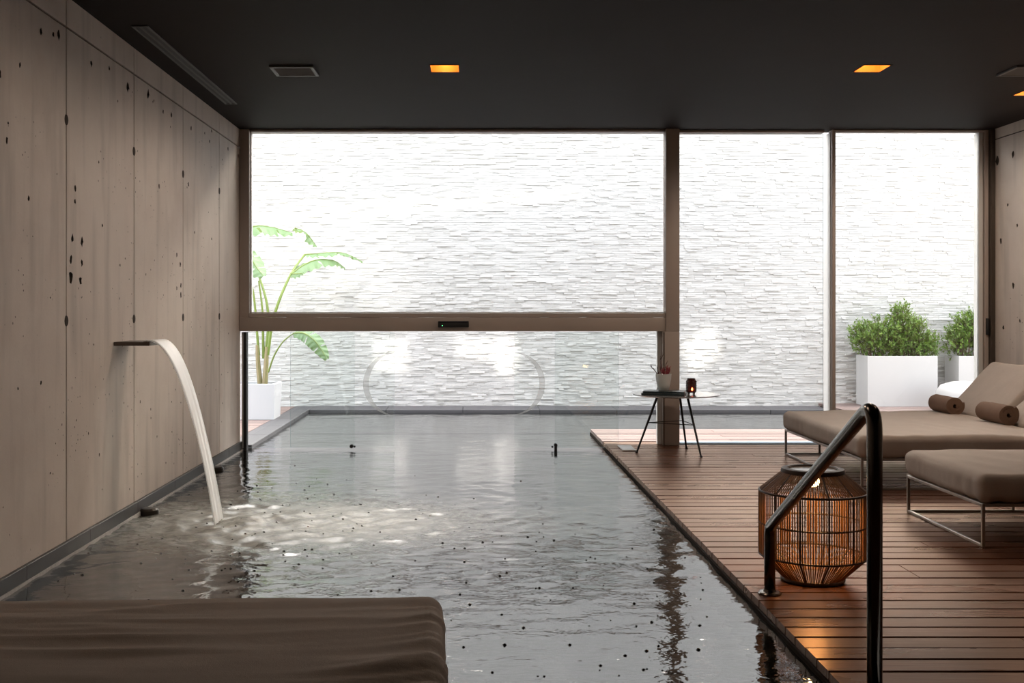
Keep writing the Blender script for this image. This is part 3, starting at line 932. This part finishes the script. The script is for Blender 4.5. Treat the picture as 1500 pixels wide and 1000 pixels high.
for (xa, xb, l) in ((395, 454, 'square grey vent in the ceiling above the pool'), (1468, 1535, 'square grey vent in the ceiling above the daybeds')):
    y0 = 7.04 + (0.0); 
    x0 = (xa-692)/F*7.07 if xa < 692 else (1486-692)/F*7.07; x1 = x0+0.28
    if xa < 692: x0 += 0.0
    t = thing('ceiling_vent', l, 'vent', ((x0+x1)/2, y0+0.14, ZC), group='grey ceiling vents')
    hw = 0.14
    fr = MB()
    for (a, b_, c, d) in ((-hw, hw, -hw, -hw+.022), (-hw, hw, hw-.022, hw), (-hw, -hw+.022, -hw+.022, hw-.022), (hw-.022, hw, -hw+.022, hw-.022)):
        fr.bbox(a, b_, c, d, -0.014, 0.0, 0.002, 1)
    fr.build('frame', M_VENT, t)
    for k in range(6):
        y = -hw+0.04+k*0.04
        s = MB().add([(-hw+.022, y-.016, -.002), (hw-.022, y-.016, -.002), (hw-.022, y+.014, -.012), (-hw+.022, y+.014, -.012),
                      (-hw+.022, y-.016, -.0005), (hw-.022, y-.016, -.0005), (hw-.022, y+.014, -.0105), (-hw+.022, y+.014, -.0105)],
                     [(0,3,2,1),(4,5,6,7),(0,1,5,4),(1,2,6,5),(2,3,7,6),(3,0,4,7)])
        s.build('slat', M_VENT, t)
ld = thing('linear_diffuser', 'long thin slot diffuser in the ceiling along the wall with the water spout', 'vent', (-1.81, 7.2, ZC))
for x in (-0.045, -0.006, 0.033):
    MB().bbox(x, x+0.012, -1.14, 1.14, -0.008, 0.0, 0.001, 1).build('rail', M_VENT, ld)
for y in (-1.152, 1.14):
    MB().bbox(-0.045, 0.045, y, y+0.012, -0.008, 0.0, 0.001, 1).build('end_cap', M_VENT, ld)
MB().box(-0.04, 0.04, -1.14, 1.14, -0.0015, -0.0002).build('slot_backing', M_RUBBER, ld)

# sensor on the beam
sn = thing('sensor', 'small black sensor bar with a green light on the beam', 'sensor', ((gx(642)+gx(687))/2, 9.53, gz(474.5)))
MB().bbox(-0.132, 0.132, -0.035, 0.0, -0.027, 0.027, 0.006, 2).build('body', M_RUBBER, sn, True)
MB().bbox(-0.120, 0.120, -0.037, -0.034, 0.010, 0.022, 0.001, 1).build('lens_strip', simple('smoked_lens', (0.02, 0.02, 0.025), 0.1), sn)
ind = MB().lathe([(0.0024, 0), (0.002, 0.0015)], 10).build('indicator', M_LED, sn)
ind.rotation_euler = (math.pi/2, 0, 0)
ind.location = (-0.095, -0.035, -0.012)

# ------------------------------------------------------------------ daybeds
def soft_box(x0, x1, y0, y1, z0, z1, r, res=0.03, bulge=0.012, fn=None, rz=None):
    """cushion: rounded box, slightly crowned, with a fold function moving its skin"""
    bm = bmesh.new()
    rz = rz or r
    def ticks(a, b):
        inner = list(np.linspace(a+r, b-r, max(2, int((b-a-2*r)/res)+1)))
        return [a + r*(1-math.cos(math.pi/2*i/5)) if False else a + r*i/5 for i in range(5)] + inner + [b - r + r*i/5 for i in range(1, 6)]
    X, Y, Z = ticks(x0, x1), ticks(y0, y1), ticks(z0, z1)
    def grid(A, B, f):
        vv = [[bm.verts.new(f(a, b)) for b in B] for a in A]
        for i in range(len(A)-1):
            for j in range(len(B)-1):
                bm.faces.new((vv[i][j], vv[i+1][j], vv[i+1][j+1], vv[i][j+1]))
    grid(X, Y, lambda a, b: (a, b, z1)); grid(Y, X, lambda a, b: (b, a, z0))
    grid(X, Z, lambda a, b: (a, y0, b)); grid(Z, X, lambda a, b: (b, y1, a))
    grid(Z, Y, lambda a, b: (x0, b, a)); grid(Y, Z, lambda a, b: (x1, a, b))
    bmesh.ops.remove_doubles(bm, verts=bm.verts[:], dist=1e-5)
    cx, cy = (x0+x1)/2, (y0+y1)/2
    for v in bm.verts:
        p = v.co.copy()
        q = Vector((min(max(p.x, x0+r), x1-r), min(max(p.y, y0+r), y1-r), min(max(p.z, z0+r), z1-r)))
        d = p-q
        n_ = d.normalized() if d.length > 1e-9 else Vector((0, 0, 1))
        p = q+n_*r
        u, w = (p.x-cx)/((x1-x0)/2), (p.y-cy)/((y1-y0)/2)
        if p.z > (z0+z1)/2: p.z += bulge*max(0, 1-u**4)*max(0, 1-w**4)
        if fn: p = p + n_*fn(p, n_)
        v.co = p
    bmesh.ops.recalc_face_normals(bm, faces=bm.faces[:])
    bm.verts.index_update()
    m = MB().add([v.co[:] for v in bm.verts], [[v.index for v in f.verts] for f in bm.faces])
    bm.free()
    return m
def wr(p, n_, seed=0.0, amp=0.006):
    a = mn.noise(Vector((p.x*3+seed, p.y*3, p.z*2)))*amp*0.8
    a += (0.5-abs(mn.noise(Vector((p.x*5+seed, p.y*2.2+p.x*3, p.z*6)))))*amp*0.5
    if n_.z < 0.6:   # pleats on the sides of the cover
        s = p.y if abs(n_.x) > abs(n_.y) else p.x
        a += (0.35-abs(mn.noise(Vector((s*16+seed, p.z*3.0, 7.7)))))*amp*1.0*(1-max(0, n_.z))
    return a
def bars(root, L, W, zt, t=0.016, mids=(), mat=None):
    mat = mat or M_BEDFR
    def bar(n_, *a): MB().bbox(*a, 0.002, 1).build(n_, mat, root, True)
    for x in (0.0, L-t):
        bar('end_rail', x, x+t, t, W-t, zt-t, zt)
        bar('floor_rail', x, x+t, t, W-t, 0.001, t)
        for y in (0.0, W-t):
            bar('leg', x, x+t, y, y+t, 0.001, zt)
    for y in (0.0, W-t):
        bar('side_rail', t, L-t, y, y+t, zt-t, zt)
    for (y, on) in ((W-t, True), (0.0, W > 1.2)):
        if on: bar('floor_rail', t, L-t, y, y+t, 0.001, t)
    for x in mids:
        bar('leg', x, x+t, W-t, W-0.001, t, zt-t)
    bar('slat_board', t, L-t, t, W-t, zt-0.012, zt-0.002)
def incline(mb, hinge, ang):
    R = Matrix.Rotation(-ang, 4, 'Y')
    mb.v = [tuple(R @ Vector(p) + Vector(hinge)) for p in mb.v]
    return mb
# big daybed
L1, W1 = 1.94, 1.76
bed = thing('daybed', 'wide taupe double daybed with two raised backrests near the glass doors', 'daybed', (2.505, 7.17, 0.0))
bars(bed, L1, W1, 0.205, mids=(0.27,))
soft_box(-0.015, 1.30, -0.015, W1+0.015, 0.207, 0.352, 0.045, 0.03, 0.010, lambda p, n_: wr(p, n_, 3.1, 0.012)).build('mattress', M_FAB, bed, True, 0)
incline(soft_box(0.0, 0.57, 0.89, W1+0.01, -0.09, 0.03, 0.04, 0.03, 0.012, lambda p, n_: wr(p, n_, 8.2, 0.010)), (1.30, 0, 0.325), math.radians(46)).build('backrest', M_FAB, bed, True, 0)
incline(soft_box(0.0, 0.57, -0.01, 0.87, -0.09, 0.03, 0.04, 0.03, 0.012, lambda p, n_: wr(p, n_, 12.2, 0.010)), (1.30, 0, 0.325), math.radians(40)).build('backrest', M_FAB, bed, True, 0)
# single lounger
bed2 = thing('daybed', 'narrow taupe single daybed on a thin steel frame, close to the handrail', 'daybed', (2.497, 5.45, 0.0))
bars(bed2, L1, 0.95, 0.215, mids=(0.60,))
soft_box(-0.012, 1.30, -0.012, 0.962, 0.217, 0.358, 0.045, 0.025, 0.010, lambda p, n_: wr(p, n_, 21.0, 0.013)).build('mattress', M_FAB, bed2, True, 0)
incline(soft_box(0.0, 0.57, -0.01, 0.96, -0.09, 0.03, 0.04, 0.03, 0.012, lambda p, n_: wr(p, n_, 28.2, 0.010)), (1.30, 0, 0.33), math.radians(14)).build('backrest', M_FAB, bed2, True, 0)
# daybed in front of the camera: its foot end points at the pool
YAW = math.radians(2.2)
bed3 = thing('daybed', 'dark taupe wide daybed at the near end of the pool with creased cover', 'daybed', (-0.10-W1*math.cos(YAW), 3.12-W1*math.sin(YAW), 0.0), math.radians(-90)+YAW)
bars(bed3, L1, W1, 0.205)
def folds(p, n_):
    a = wr(p, n_, 40.0, 0.006)
    d = p.x                                       # distance from the foot end
    y = W1-p.y
    s = max(0.0, 1.0-(y/0.95))                    # stronger towards the free side
    k = 0.35 + 0.65*s
    bend = d + 0.10*math.exp(-(y/0.16))           # folds curl down at the side
    ph = mn.noise(Vector((y*1.3, bend*1.2, 3.3)))*0.05
    v = mn.noise(Vector((y*1.5+5.0, (bend+ph)*9.0, 1.7)))
    v2 = mn.noise(Vector((y*1.9+9.0, (bend+ph)*22.0, 4.1)))
    gate = 0.25 + 0.75*max(0.0, min(1.0, 0.5+1.6*mn.noise(Vector((y*1.6, d*2.2, 8.8)))))
    fold = ((0.42-abs(v))*0.048*k + (0.4-abs(v2))*0.014*k)*gate
    win = min(1.0, max(0.0, (d-0.03)/0.08))
    return a + fold*win*max(0.0, n_.z)
soft_box(-0.015, L1, -0.015, W1+0.015, 0.207, 0.366, 0.045, 0.014, 0.014, folds).build('mattress', M_FAB, bed3, True, 0)

# towel rolls
def towel(loc, L, R, lab, seed):
    pts = []
    turns = 4.2
    n_ = 110
    t = R/turns*0.5*0.86
    for i in range(n_+1):
        a = 2*math.pi*turns*i/n_
        r = 0.008 + (R-0.008-t)*i/n_
        pts.append((r, a))
    mb = MB()
    sl = 12
    vs = []
    for j in range(sl+1):
        y = (j/sl-0.5)*L
        for (r, a) in pts:
            k = 1+0.025*mn.noise(Vector((a*2+seed, y*9, 0)))
            e = 0.006*mn.noise(Vector((r*60, a, seed))) if j in (0, sl) else 0
            vs.append((r*k*math.cos(a), y+e, r*k*math.sin(a)))
        for (r, a) in pts:
            k = 1+0.025*mn.noise(Vector((a*2+seed, y*9, 0)))
            e = 0.006*mn.noise(Vector((r*60, a, seed))) if j in (0, sl) else 0
            vs.append(((r+t*1.9)*k*math.cos(a), y+e, (r+t*1.9)*k*math.sin(a)))
    m_ = n_+1
    row = 2*m_
    fs = []
    for j in range(sl):
        for i in range(n_):
            a = j*row+i
            fs.append((a, a+1, a+1+row, a+row))
            b_ = a+m_
            fs.append((b_, b_+row, b_+row+1, b_+1))
    for j in (0, sl):
        for i in range(n_):
            a = j*row+i
            q = (a, a+m_, a+m_+1, a+1)
            fs.append(q if j == 0 else tuple(reversed(q)))
    for j in range(sl):
        for e in (0, n_):
            a = j*row+e
            fs.append((a, a+row, a+row+m_, a+m_))
    o = mb.add(vs, fs).build('rolled_towel', M_TOWEL, None, True, 50, loc)
    o.rotation_euler = (0, random.uniform(0, 6), 0)
    return prop(o, lab, 'towel', 'rolled brown towels')
towel((3.685, 8.665, 0.352+0.076), 0.34, 0.068, 'rolled brown towel on the half of the daybed beside the window', 1.0)
towel((3.735, 7.93, 0.352+0.078), 0.37, 0.070, 'rolled brown towel on the half of the daybed towards the single daybed', 5.0)

# ------------------------------------------------------------------ rattan lantern
ln = thing('lantern', 'round rattan floor lantern glowing amber on the deck behind the handrail', 'lantern', (1.468, 4.80, 0.0))
prof = [(0.125, 0.012), (0.226, 0.112), (0.226, 0.385), (0.122, 0.472)]
mb = MB()
nr = 132
for k in range(nr):
    if k % 11 == 0: continue
    a = 2*math.pi*k/nr + random.uniform(-0.006, 0.006)
    p = fillet([(r*math.cos(a), r*math.sin(a), z) for r, z in prof], 0.02, 2)
    mb.tube(p, 0.0023, 5, False)
prop(mb.build('rattan_rods', M_RATTAN, ln, True, 0), kind='stuff')
for k in range(12):
    a = 2*math.pi*k/12
    MB().tube(fillet([((r-0.004)*math.cos(a), (r-0.004)*math.sin(a), z) for r, z in prof], 0.02, 3), 0.0042, 6).build('rib', M_LFRAME, ln, True)
def ring(r, z, t): return MB().tube([(r*math.cos(2*math.pi*k/48), r*math.sin(2*math.pi*k/48), z) for k in range(48)], t, 8, closed=True)
for (r, z, t) in ((0.224, 0.112, 0.005), (0.224, 0.248, 0.004), (0.224, 0.385, 0.005)):
    ring(r, z, t).build('ring', M_LFRAME, ln, True)
ring(0.127, 0.010, 0.0085).build('foot_ring', M_LFRAME, ln, True)
MB().lathe([(0.098, 0.462), (0.132, 0.462), (0.134, 0.470), (0.130, 0.482), (0.106, 0.484), (0.100, 0.478)], 40, cap0=False, cap1=False).build('lid_ring', M_LFRAME, ln, True)
MB().lathe([(0.101, 0.470), (0.101, 0.476), (0.096, 0.4765)], 40).build('lid_disc', simple('pale_lid', (0.42, 0.41, 0.40), 0.18), ln, True)['label'] = 'pale glossy disc in the top of the lantern'
MB().lathe([(0.03, 0.469), (0.034, 0.458), (0.026, 0.444)], 20).build('lamp_socket', M_LFRAME, ln, True)
MB().lathe([(0.024, 0.445), (0.030, 0.430), (0.026, 0.412), (0.012, 0.404)], 16).build('bulb', M_BULB, ln, True, 0)
MB().lathe([(0.118, 0.010), (0.118, 0.016), (0.112, 0.018)], 40).build('base_plate', M_LFRAME, ln, True)
gl = bpy.data.lights.new('lantern_glow', 'SPOT'); gl.energy = 5.5; gl.color = (1.0, 0.48, 0.15); gl.shadow_soft_size = 0.02; gl.spot_size = math.radians(160); gl.spot_blend = 0.25
go = bpy.data.objects.new('lantern_glow', gl); COL.objects.link(go); go.parent = ln; go.location = (0, 0, 0.398)

# ------------------------------------------------------------------ handrail
hr = thing('handrail', 'bent brushed steel pool handrail standing at the deck edge', 'handrail', (1.22, 4.566, 0))
dx, dy = -0.025, 3.306-4.566
path = fillet([(0, 0, 0.004), (0, 0, 0.275), (dx, dy, 0.895), (dx, dy, 0.004)], 0.062, 10)
MB().tube(path, 0.0225, 20).build('rail', M_STEEL, hr, True, 0)
for (x, y) in ((0, 0), (dx, dy)):
    MB().lathe([(0.047, 0.0), (0.047, 0.004), (0.042, 0.009), (0.027, 0.011), (0.0235, 0.02)], 28, (x, y, 0.001)).build('flange', M_STEEL, hr, True)

# ------------------------------------------------------------------ side table and what stands on it
TZ = 0.480
tb = thing('side_table', 'small round side table with three thin black legs beside the column', 'table', (1.655, 9.03, 0))
MB().lathe([(0.335, TZ-0.012), (0.352, TZ-0.006), (0.354, TZ-0.002), (0.352, TZ)], 64).build('tabletop', M_TTOP, tb, True, 20)
feet = [(1.335, 9.04), (1.80, 8.76), (1.785, 9.28)]
tops = [(1.505, 9.035), (1.725, 8.93), (1.70, 9.13)]
mids = []
for (fx, fy), (tx, ty) in zip(feet, tops):
    f = Vector((fx-1.655, fy-9.03, 0.004)); t = Vector((tx-1.655, ty-9.03, TZ-0.012))
    MB().tube([f, f.lerp(t, 0.5), t], [0.0075, 0.009, 0.0105], 10).build('leg', M_BLACK, tb, True)
    MB().lathe([(0.011, -0.003), (0.012, 0.004), (0.009, 0.010)], 12, f).build('foot', M_RUBBER, tb, True)
    mids.append(f.lerp(t, 0.52))
for i in range(3):
    MB().tube([mids[i], mids[(i+1) % 3]], 0.0034, 6).build('wire_brace', M_BLACK, tb, True)
def yr(mb, ang, loc):
    R = Matrix.Rotation(ang, 4, 'Z')
    mb.v = [tuple(R @ Vector(p)) for p in mb.v]
    return mb
f1 = prop(yr(MB().bbox(-0.17, 0.17, -0.11, 0.11, 0, 0.014, 0.003, 2), -0.30, 0).build('folder', M_FOLDER, None, True, loc=(1.545, 8.965, TZ+0.001)), 'dark flat folder lying directly on the round table', 'folder', 'dark folders on the side table')
f2 = prop(yr(MB().bbox(-0.165, 0.165, -0.105, 0.105, 0, 0.013, 0.003, 2), -0.24, 0).build('folder', M_FOLDER, None, True, loc=(1.550, 8.985, TZ+0.0155)), 'dark flat folder under the pale pot, upper of the two', 'folder', 'dark folders on the side table')
pot = thing('plant_pot', 'tapered pale grey ceramic pot on the folders', 'pot', (1.545, 9.0, TZ+0.029))
MB().lathe([(0.036, 0.0), (0.041, 0.004), (0.052, 0.045), (0.061, 0.095), (0.064, 0.133), (0.061, 0.134), (0.057, 0.118), (0.05, 0.116)], 36).build('pot_body', M_CERAM, pot, True, 60)
MB().lathe([(0.0565, 0.116), (0.050, 0.121), (0.02, 0.124)], 24).build('soil', M_SOIL, pot, True)
pp = thing('red_twig_plant', 'spiky red twig plant growing from the pale pot', 'plant', (1.545, 9.0, TZ+0.029+0.118))
rr_ = random.Random(3)
def twig(base, d, L, r, mat, name, sub=3):
    pts = [Vector(base)]
    d = Vector(d).normalized()
    for i in range(5):
        d = (d + Vector((rr_.uniform(-.22, .22), rr_.uniform(-.22, .22), rr_.uniform(-.05, .15)))).normalized()
        pts.append(pts[-1]+d*L/5)
    m = MB().tube(pts, [r*(1-0.14*i) for i in range(6)], 6)
    for s in range(sub):
        i = rr_.randint(1, 4)
        dd = (d + Vector((rr_.uniform(-.9, .9), rr_.uniform(-.6, .6), rr_.uniform(0, .5)))).normalized()
        m.tube([pts[i], pts[i]+dd*L*0.16, pts[i]+dd*L*0.27+Vector((0, 0, L*.05))], [r*.7, r*.55, r*.3], 5)
    m.build(name, mat, pp, True)
for (bx, by, d, L, r) in ((-.040, 0, (-.55, 0, 1), .11, .0046), (-.030, .01, (-.45, .1, 1), .085, .0042), (-.018, 0, (.05, 0, 1), .165, .0036), (-.012, -.01, (.30, 0, 1), .12, .0038)):
    twig((bx, by, 0), d, L, r, M_DTWIG, 'twig')
for k in range(26):
    a = rr_.uniform(-1, 1)
    twig((0.012+rr_.uniform(-.03, .03), rr_.uniform(-.03, .03), 0), (a*0.75, rr_.uniform(-.5, .5), 1.0), rr_.uniform(.045, .095), .0030, M_TWIG, 'red_twig', 3)
cd = thing('candle_holder', 'dark red lit candle holder on the round table', 'candle', (1.770, 9.00, TZ+0.001))
MB().lathe([(0.034, 0.012), (0.040, 0.016), (0.040, 0.108), (0.033, 0.116), (0.033, 0.126), (0.030, 0.126), (0.030, 0.114), (0.036, 0.106), (0.036, 0.02)], 28, cap1=True).build('cup', M_REDGLASS, cd, True)
for k in range(4):
    a = math.pi/4+k*math.pi/2
    MB().lathe([(0.006, 0), (0.006, 0.014)], 8, (0.030*math.cos(a), 0.030*math.sin(a), 0)).build('foot', M_BLACK, cd)
m = MB()
for k in range(9):
    for j in range(6):
        a = 2*math.pi*(k+0.5*(j % 2))/9
        m.lathe([(0.0055, 0), (0.0045, 0.003), (0.002, 0.0045)], 6)
        R = Matrix.Translation(Vector((0.0398*math.cos(a), 0.0398*math.sin(a), 0.026+j*0.0145))) @ Matrix.Rotation(a, 4, 'Z') @ Matrix.Rotation(math.pi/2, 4, 'Y')
        for q in range(len(m.v)-18, len(m.v)): m.v[q] = tuple(R @ Vector(m.v[q]))
prop(m.build('bead_relief', M_REDGLASS, cd, True), kind='stuff')
MB().lathe([(0.003, 0), (0.0075, 0.008), (0.006, 0.016), (0.001, 0.026)], 10, (-0.002, -0.0455, 0.030)).build('flame', M_FLAME, cd, True)['label'] = 'red glowing flame spot'

prop(MB().bbox(1.232, 1.345, 9.125, 9.46, 0.002, 0.012, 0.003, 2).build('floor_plate', simple('white_plate', (0.9, 0.9, 0.9), 0.25, var=0.03), None, True), 'white rectangular plate lying on the deck by the water', 'plate')

# ------------------------------------------------------------------ planters and plants outside
def planter(lab, x0, x1, y0, y1, z0, z1, mat, taper=0.0):
    t = thing('planter', lab, 'planter', ((x0+x1)/2, (y0+y1)/2, z0))
    w, d, h = (x1-x0)/2, (y1-y0)/2, z1-z0
    m = MB()
    k = 1-taper; q = 0.03
    rings = [(w*k, d*k, 0.0), (w, d, h-0.004), (w-0.004, d-0.004, h), (w-q, d-q, h), (w-q, d-q, h-0.08)]
    vs = [p for (a, b, z) in rings for p in ((-a, -b, z), (a, -b, z), (a, b, z), (-a, b, z))]
    fs = [(i*4+j, i*4+(j+1) % 4, i*4+4+(j+1) % 4, i*4+4+j) for i in range(4) for j in range(4)] + [(3, 2, 1, 0)]
    m.add(vs, fs).build('pot_body', mat, t)
    MB().bbox(-w+q+.001, w-q-.001, -d+q+.001, d-q-.001, h-0.075, h-0.035, 0.01, 2).build('soil', M_SOIL, t)
    return t
planter('long white box planter under the bushy shrub by the garden wall', 4.64, 5.46, 13.06, 13.45, 0.022, 0.615, M_WHITE)
planter('white box planter half hidden behind the daybed backrest', 5.71, 6.50, 13.06, 13.45, 0.022, 0.615, M_WHITE)
planter('pale grey square pot holding the banana plant', -2.62, -2.11, 11.88, 12.32, -0.016, 0.366, M_GREYPOT, 0.06)

def shrub(lab, base, blobs, n, seed):
    r = random.Random(seed)
    t = thing('shrub', lab, 'shrub', base, group='evergreen shrubs in white planters')
    B = Vector(base)
    st = MB(); lf = MB()
    for (c, rad) in blobs:
        c = Vector(c)-B
        for k in range(6):
            e = c + Vector((r.uniform(-1, 1)*rad[0]*.7, r.uniform(-1, 1)*rad[1]*.7, r.uniform(-.2, 1)*rad[2]*.9))
            s = Vector((c.x*0.8+r.uniform(-.04, .04), r.uniform(-.05, .05), 0))
            st.tube([s, s.lerp(e, .5)+Vector((r.uniform(-.03, .03), 0, .03)), e], [.006, .004, .002], 5)
    tot = sum(b[1][0]*b[1][2] for b in blobs)
    for (c, rad) in blobs:
        c = Vector(c)-B
        for k in range(int(n*rad[0]*rad[2]/tot/6)):
            u = Vector((r.gauss(0, 1), r.gauss(0, 1), r.gauss(0, 1))).normalized()*r.uniform(0.15, 1.08)**0.6
            p = c + Vector((u.x*rad[0], u.y*rad[1], u.z*rad[2]))
            if p.z < -0.01: p.z = r.uniform(0, .05)
            d = (u*0.6 + Vector((r.uniform(-.5, .5), r.uniform(-.5, .5), r.uniform(0.1, 1.0)))).normalized()
            L = r.uniform(.06, .10)
            st.tube([p-d*L*.6, p+d*L*.5], [.0018, .001], 4, False)
            for q in range(6):     # leaves set along a short twig
                pp_ = p + d*L*(q/6-.4)
                a = r.uniform(0, 6.28)
                side = d.cross(Vector((math.cos(a), math.sin(a), .3))).normalized()
                ld_ = (d*.7+side*.8).normalized()
                w_ = ld_.cross(d).normalized()
                l = r.uniform(.028, .046); w = l*.24
                m_ = pp_+ld_*l*.5+d*l*.06
                lf.add([pp_, m_+w_*w, pp_+ld_*l, m_-w_*w, pp_+ld_*l*.5], [(0, 4, 1), (1, 4, 2), (2, 4, 3), (3, 4, 0)])
    prop(lf.build('foliage', M_SLEAF, t), kind='stuff')
    prop(st.build('stem', M_STEM, t), kind='stuff')
def bl(px, py, rx, rz, Y=13.25):
    p = at(px, py, Y); s = F/Y
    return ((p.x, p.y, p.z), (rx/s, 0.17, rz/s))
shrub('bushy green shrub with a tall crown in the long white planter', (5.05, 13.25, 0.56),
      [bl(1262, 488, 20, 17), bl(1285, 492, 28, 26), bl(1305, 500, 30, 28), bl(1322, 480, 20, 36), bl(1334, 500, 26, 26), bl(1352, 503, 22, 24), bl(1320, 458, 11, 14), bl(1360, 508, 10, 16), bl(1345, 478, 9, 14), bl(1268, 505, 18, 14)], 9500, 5)
shrub('loose green shrub in the white planter next to the right jamb', (6.1, 13.25, 0.56),
      [bl(1398, 500, 16, 24), bl(1408, 485, 20, 26), bl(1425, 490, 22, 34), bl(1438, 480, 16, 34), bl(1452, 490, 22, 34), bl(1428, 465, 16, 14), bl(1470, 495, 22, 26)], 7000, 9)

pf = thing('pouf', 'round white pouf on the terrace behind the daybed backrest', 'pouf', (5.53, 12.5, 0.022))
MB().lathe([(0.20, 0.0), (0.27, 0.03), (0.305, 0.12), (0.300, 0.22), (0.25, 0.29), (0.14, 0.325), (0.03, 0.335)], 40).build('cushion', M_WHITE, pf, True, 0)
MB().tube([(0.3035*math.cos(2*math.pi*k/40), 0.3035*math.sin(2*math.pi*k/40), 0.17) for k in range(40)], 0.006, 6, closed=True).build('piping', M_WHITE, pf, True)

# banana plant
bp = thing('banana_plant', 'tall banana plant with arching torn leaves in the pale grey pot', 'plant', (-2.36, 12.1, 0.31))
BB = Vector((-2.36, 12.1, 0.31))
def loc(px, py, Y):
    if Y > 12.2: Y = 12.2+(Y-12.2)*1.75
    return at(px, py, Y)-BB
def petiole(pts, r0, r1, name='stalk', mat=None):
    p = spline([loc(*q) for q in pts], 6)
    n_ = len(p)
    MB().tube(p, [r0+(r1-r0)*i/(n_-1) for i in range(n_)], 8).build(name, mat or M_PETIOLE, bp, True)
def banana_leaf(pts, w, up=(0, -0.35, 1), fold=0.35, tears=(), seed=0, skew=1.0):
    r = random.Random(seed)
    mid = spline([loc(*q) for q in pts], 10)
    n_ = len(mid)
    upv = Vector(up).normalized()
    vs, fs = [], []
    K = 4
    tear = set(tears)
    for i, p in enumerate(mid):
        t = (mid[min(i+1, n_-1)]-mid[max(i-1, 0)]).normalized()
        side = t.cross(upv).normalized(); nn = side.cross(t).normalized()
        u = i/(n_-1)
        ww = w*(math.sin(math.pi*min(1, u*0.93+0.05))**0.55)*(1-0.25*u) + 0.004
        row = []
        for k in range(-K, K+1):
            f = k/K
            s = ww*f*(skew if f > 0 else 1.0)
            dz = -fold*abs(s)*1.0 - 0.6*ww*fold*f*f + 0.012*math.sin(i*1.3+k) * abs(f)
            row.append(p + side*s + nn*dz + t*abs(s)*0.18)
        vs += row
    R = 2*K+1
    for i in range(n_-1):
        for k in range(2*K):
            if (i in tear) and (k < K-1 or k > K): continue
            a = i*R+k
            fs.append((a, a+1, a+R+1, a+R))
    MB().add(vs, fs).build('leaf', M_BLEAF, bp, True, 0)
    MB().tube(mid, [0.008*(1-0.8*i/(n_-1))+0.001 for i in range(n_)], 6).build('midrib', M_PETIOLE, bp, True)
petiole([(381, 563, 12.1), (378, 530, 12.1), (377, 505, 12.1)], .030, .020, 'sheath', M_SHEATH)
petiole([(388, 563, 12.08), (390, 530, 12.08), (391, 508, 12.08)], .032, .020, 'sheath', M_SHEATH)
petiole([(379, 520, 12.1), (376, 480, 12.1), (372, 435, 12.1), (366, 405, 12.15)], .016, .009)
petiole([(386, 525, 12.12), (385, 480, 12.15), (384, 450, 12.15), (379, 411, 12.2)], .016, .009)
petiole([(392, 520, 12.08), (398, 478, 12.1), (409, 440, 12.15), (427, 400, 12.3), (446, 373, 12.5)], .020, .011)
petiole([(389, 520, 12.12), (393, 475, 12.15), (390, 440, 12.2), (378, 400, 12.3), (362, 350, 12.4)], .018, .010)
petiole([(393, 545, 12.05), (402, 520, 12.0), (415, 500, 11.95), (430, 488, 11.9)], .010, .006)
banana_leaf([(352, 340, 12.35), (375, 331, 12.4), (400, 333, 12.5), (428, 341, 12.6)], .13, fold=.45, tears=(9, 10, 21), seed=1)
banana_leaf([(432, 334, 12.6), (445, 339, 12.7), (456, 350, 12.75), (464, 361, 12.8)], .085, (-0.2, -0.7, .8), .3, (12,), 2)
banana_leaf([(446, 373, 12.5), (460, 372, 12.55), (480, 370, 12.65), (505, 371, 12.75), (531, 383, 12.85)], .075, (0, -.25, 1), .3, (11, 24, 25, 33), 3)
banana_leaf([(428, 400, 12.3), (445, 388, 12.4), (467, 380, 12.55), (490, 382, 12.7), (505, 392, 12.8)], .105, (0.1, -.55, 1), .35, (18, 30), 4)
banana_leaf([(427, 401, 12.3), (434, 401, 12.2), (444, 400, 12.1)], .05, (0, -.9, .6), .3, (), 5)
banana_leaf([(360, 365, 12.2), (368, 378, 12.2), (376, 392, 12.15), (386, 404, 12.1)], .13, (.3, -.9, .6), .25, (8, 19), 6)
banana_leaf([(430, 488, 11.9), (445, 488, 11.85), (459, 497, 11.8), (470, 511, 11.78), (479, 526, 11.75)], .095, (-.2, -.75, .7), .25, (14, 27), 7)
print('objects', len(bpy.data.objects))
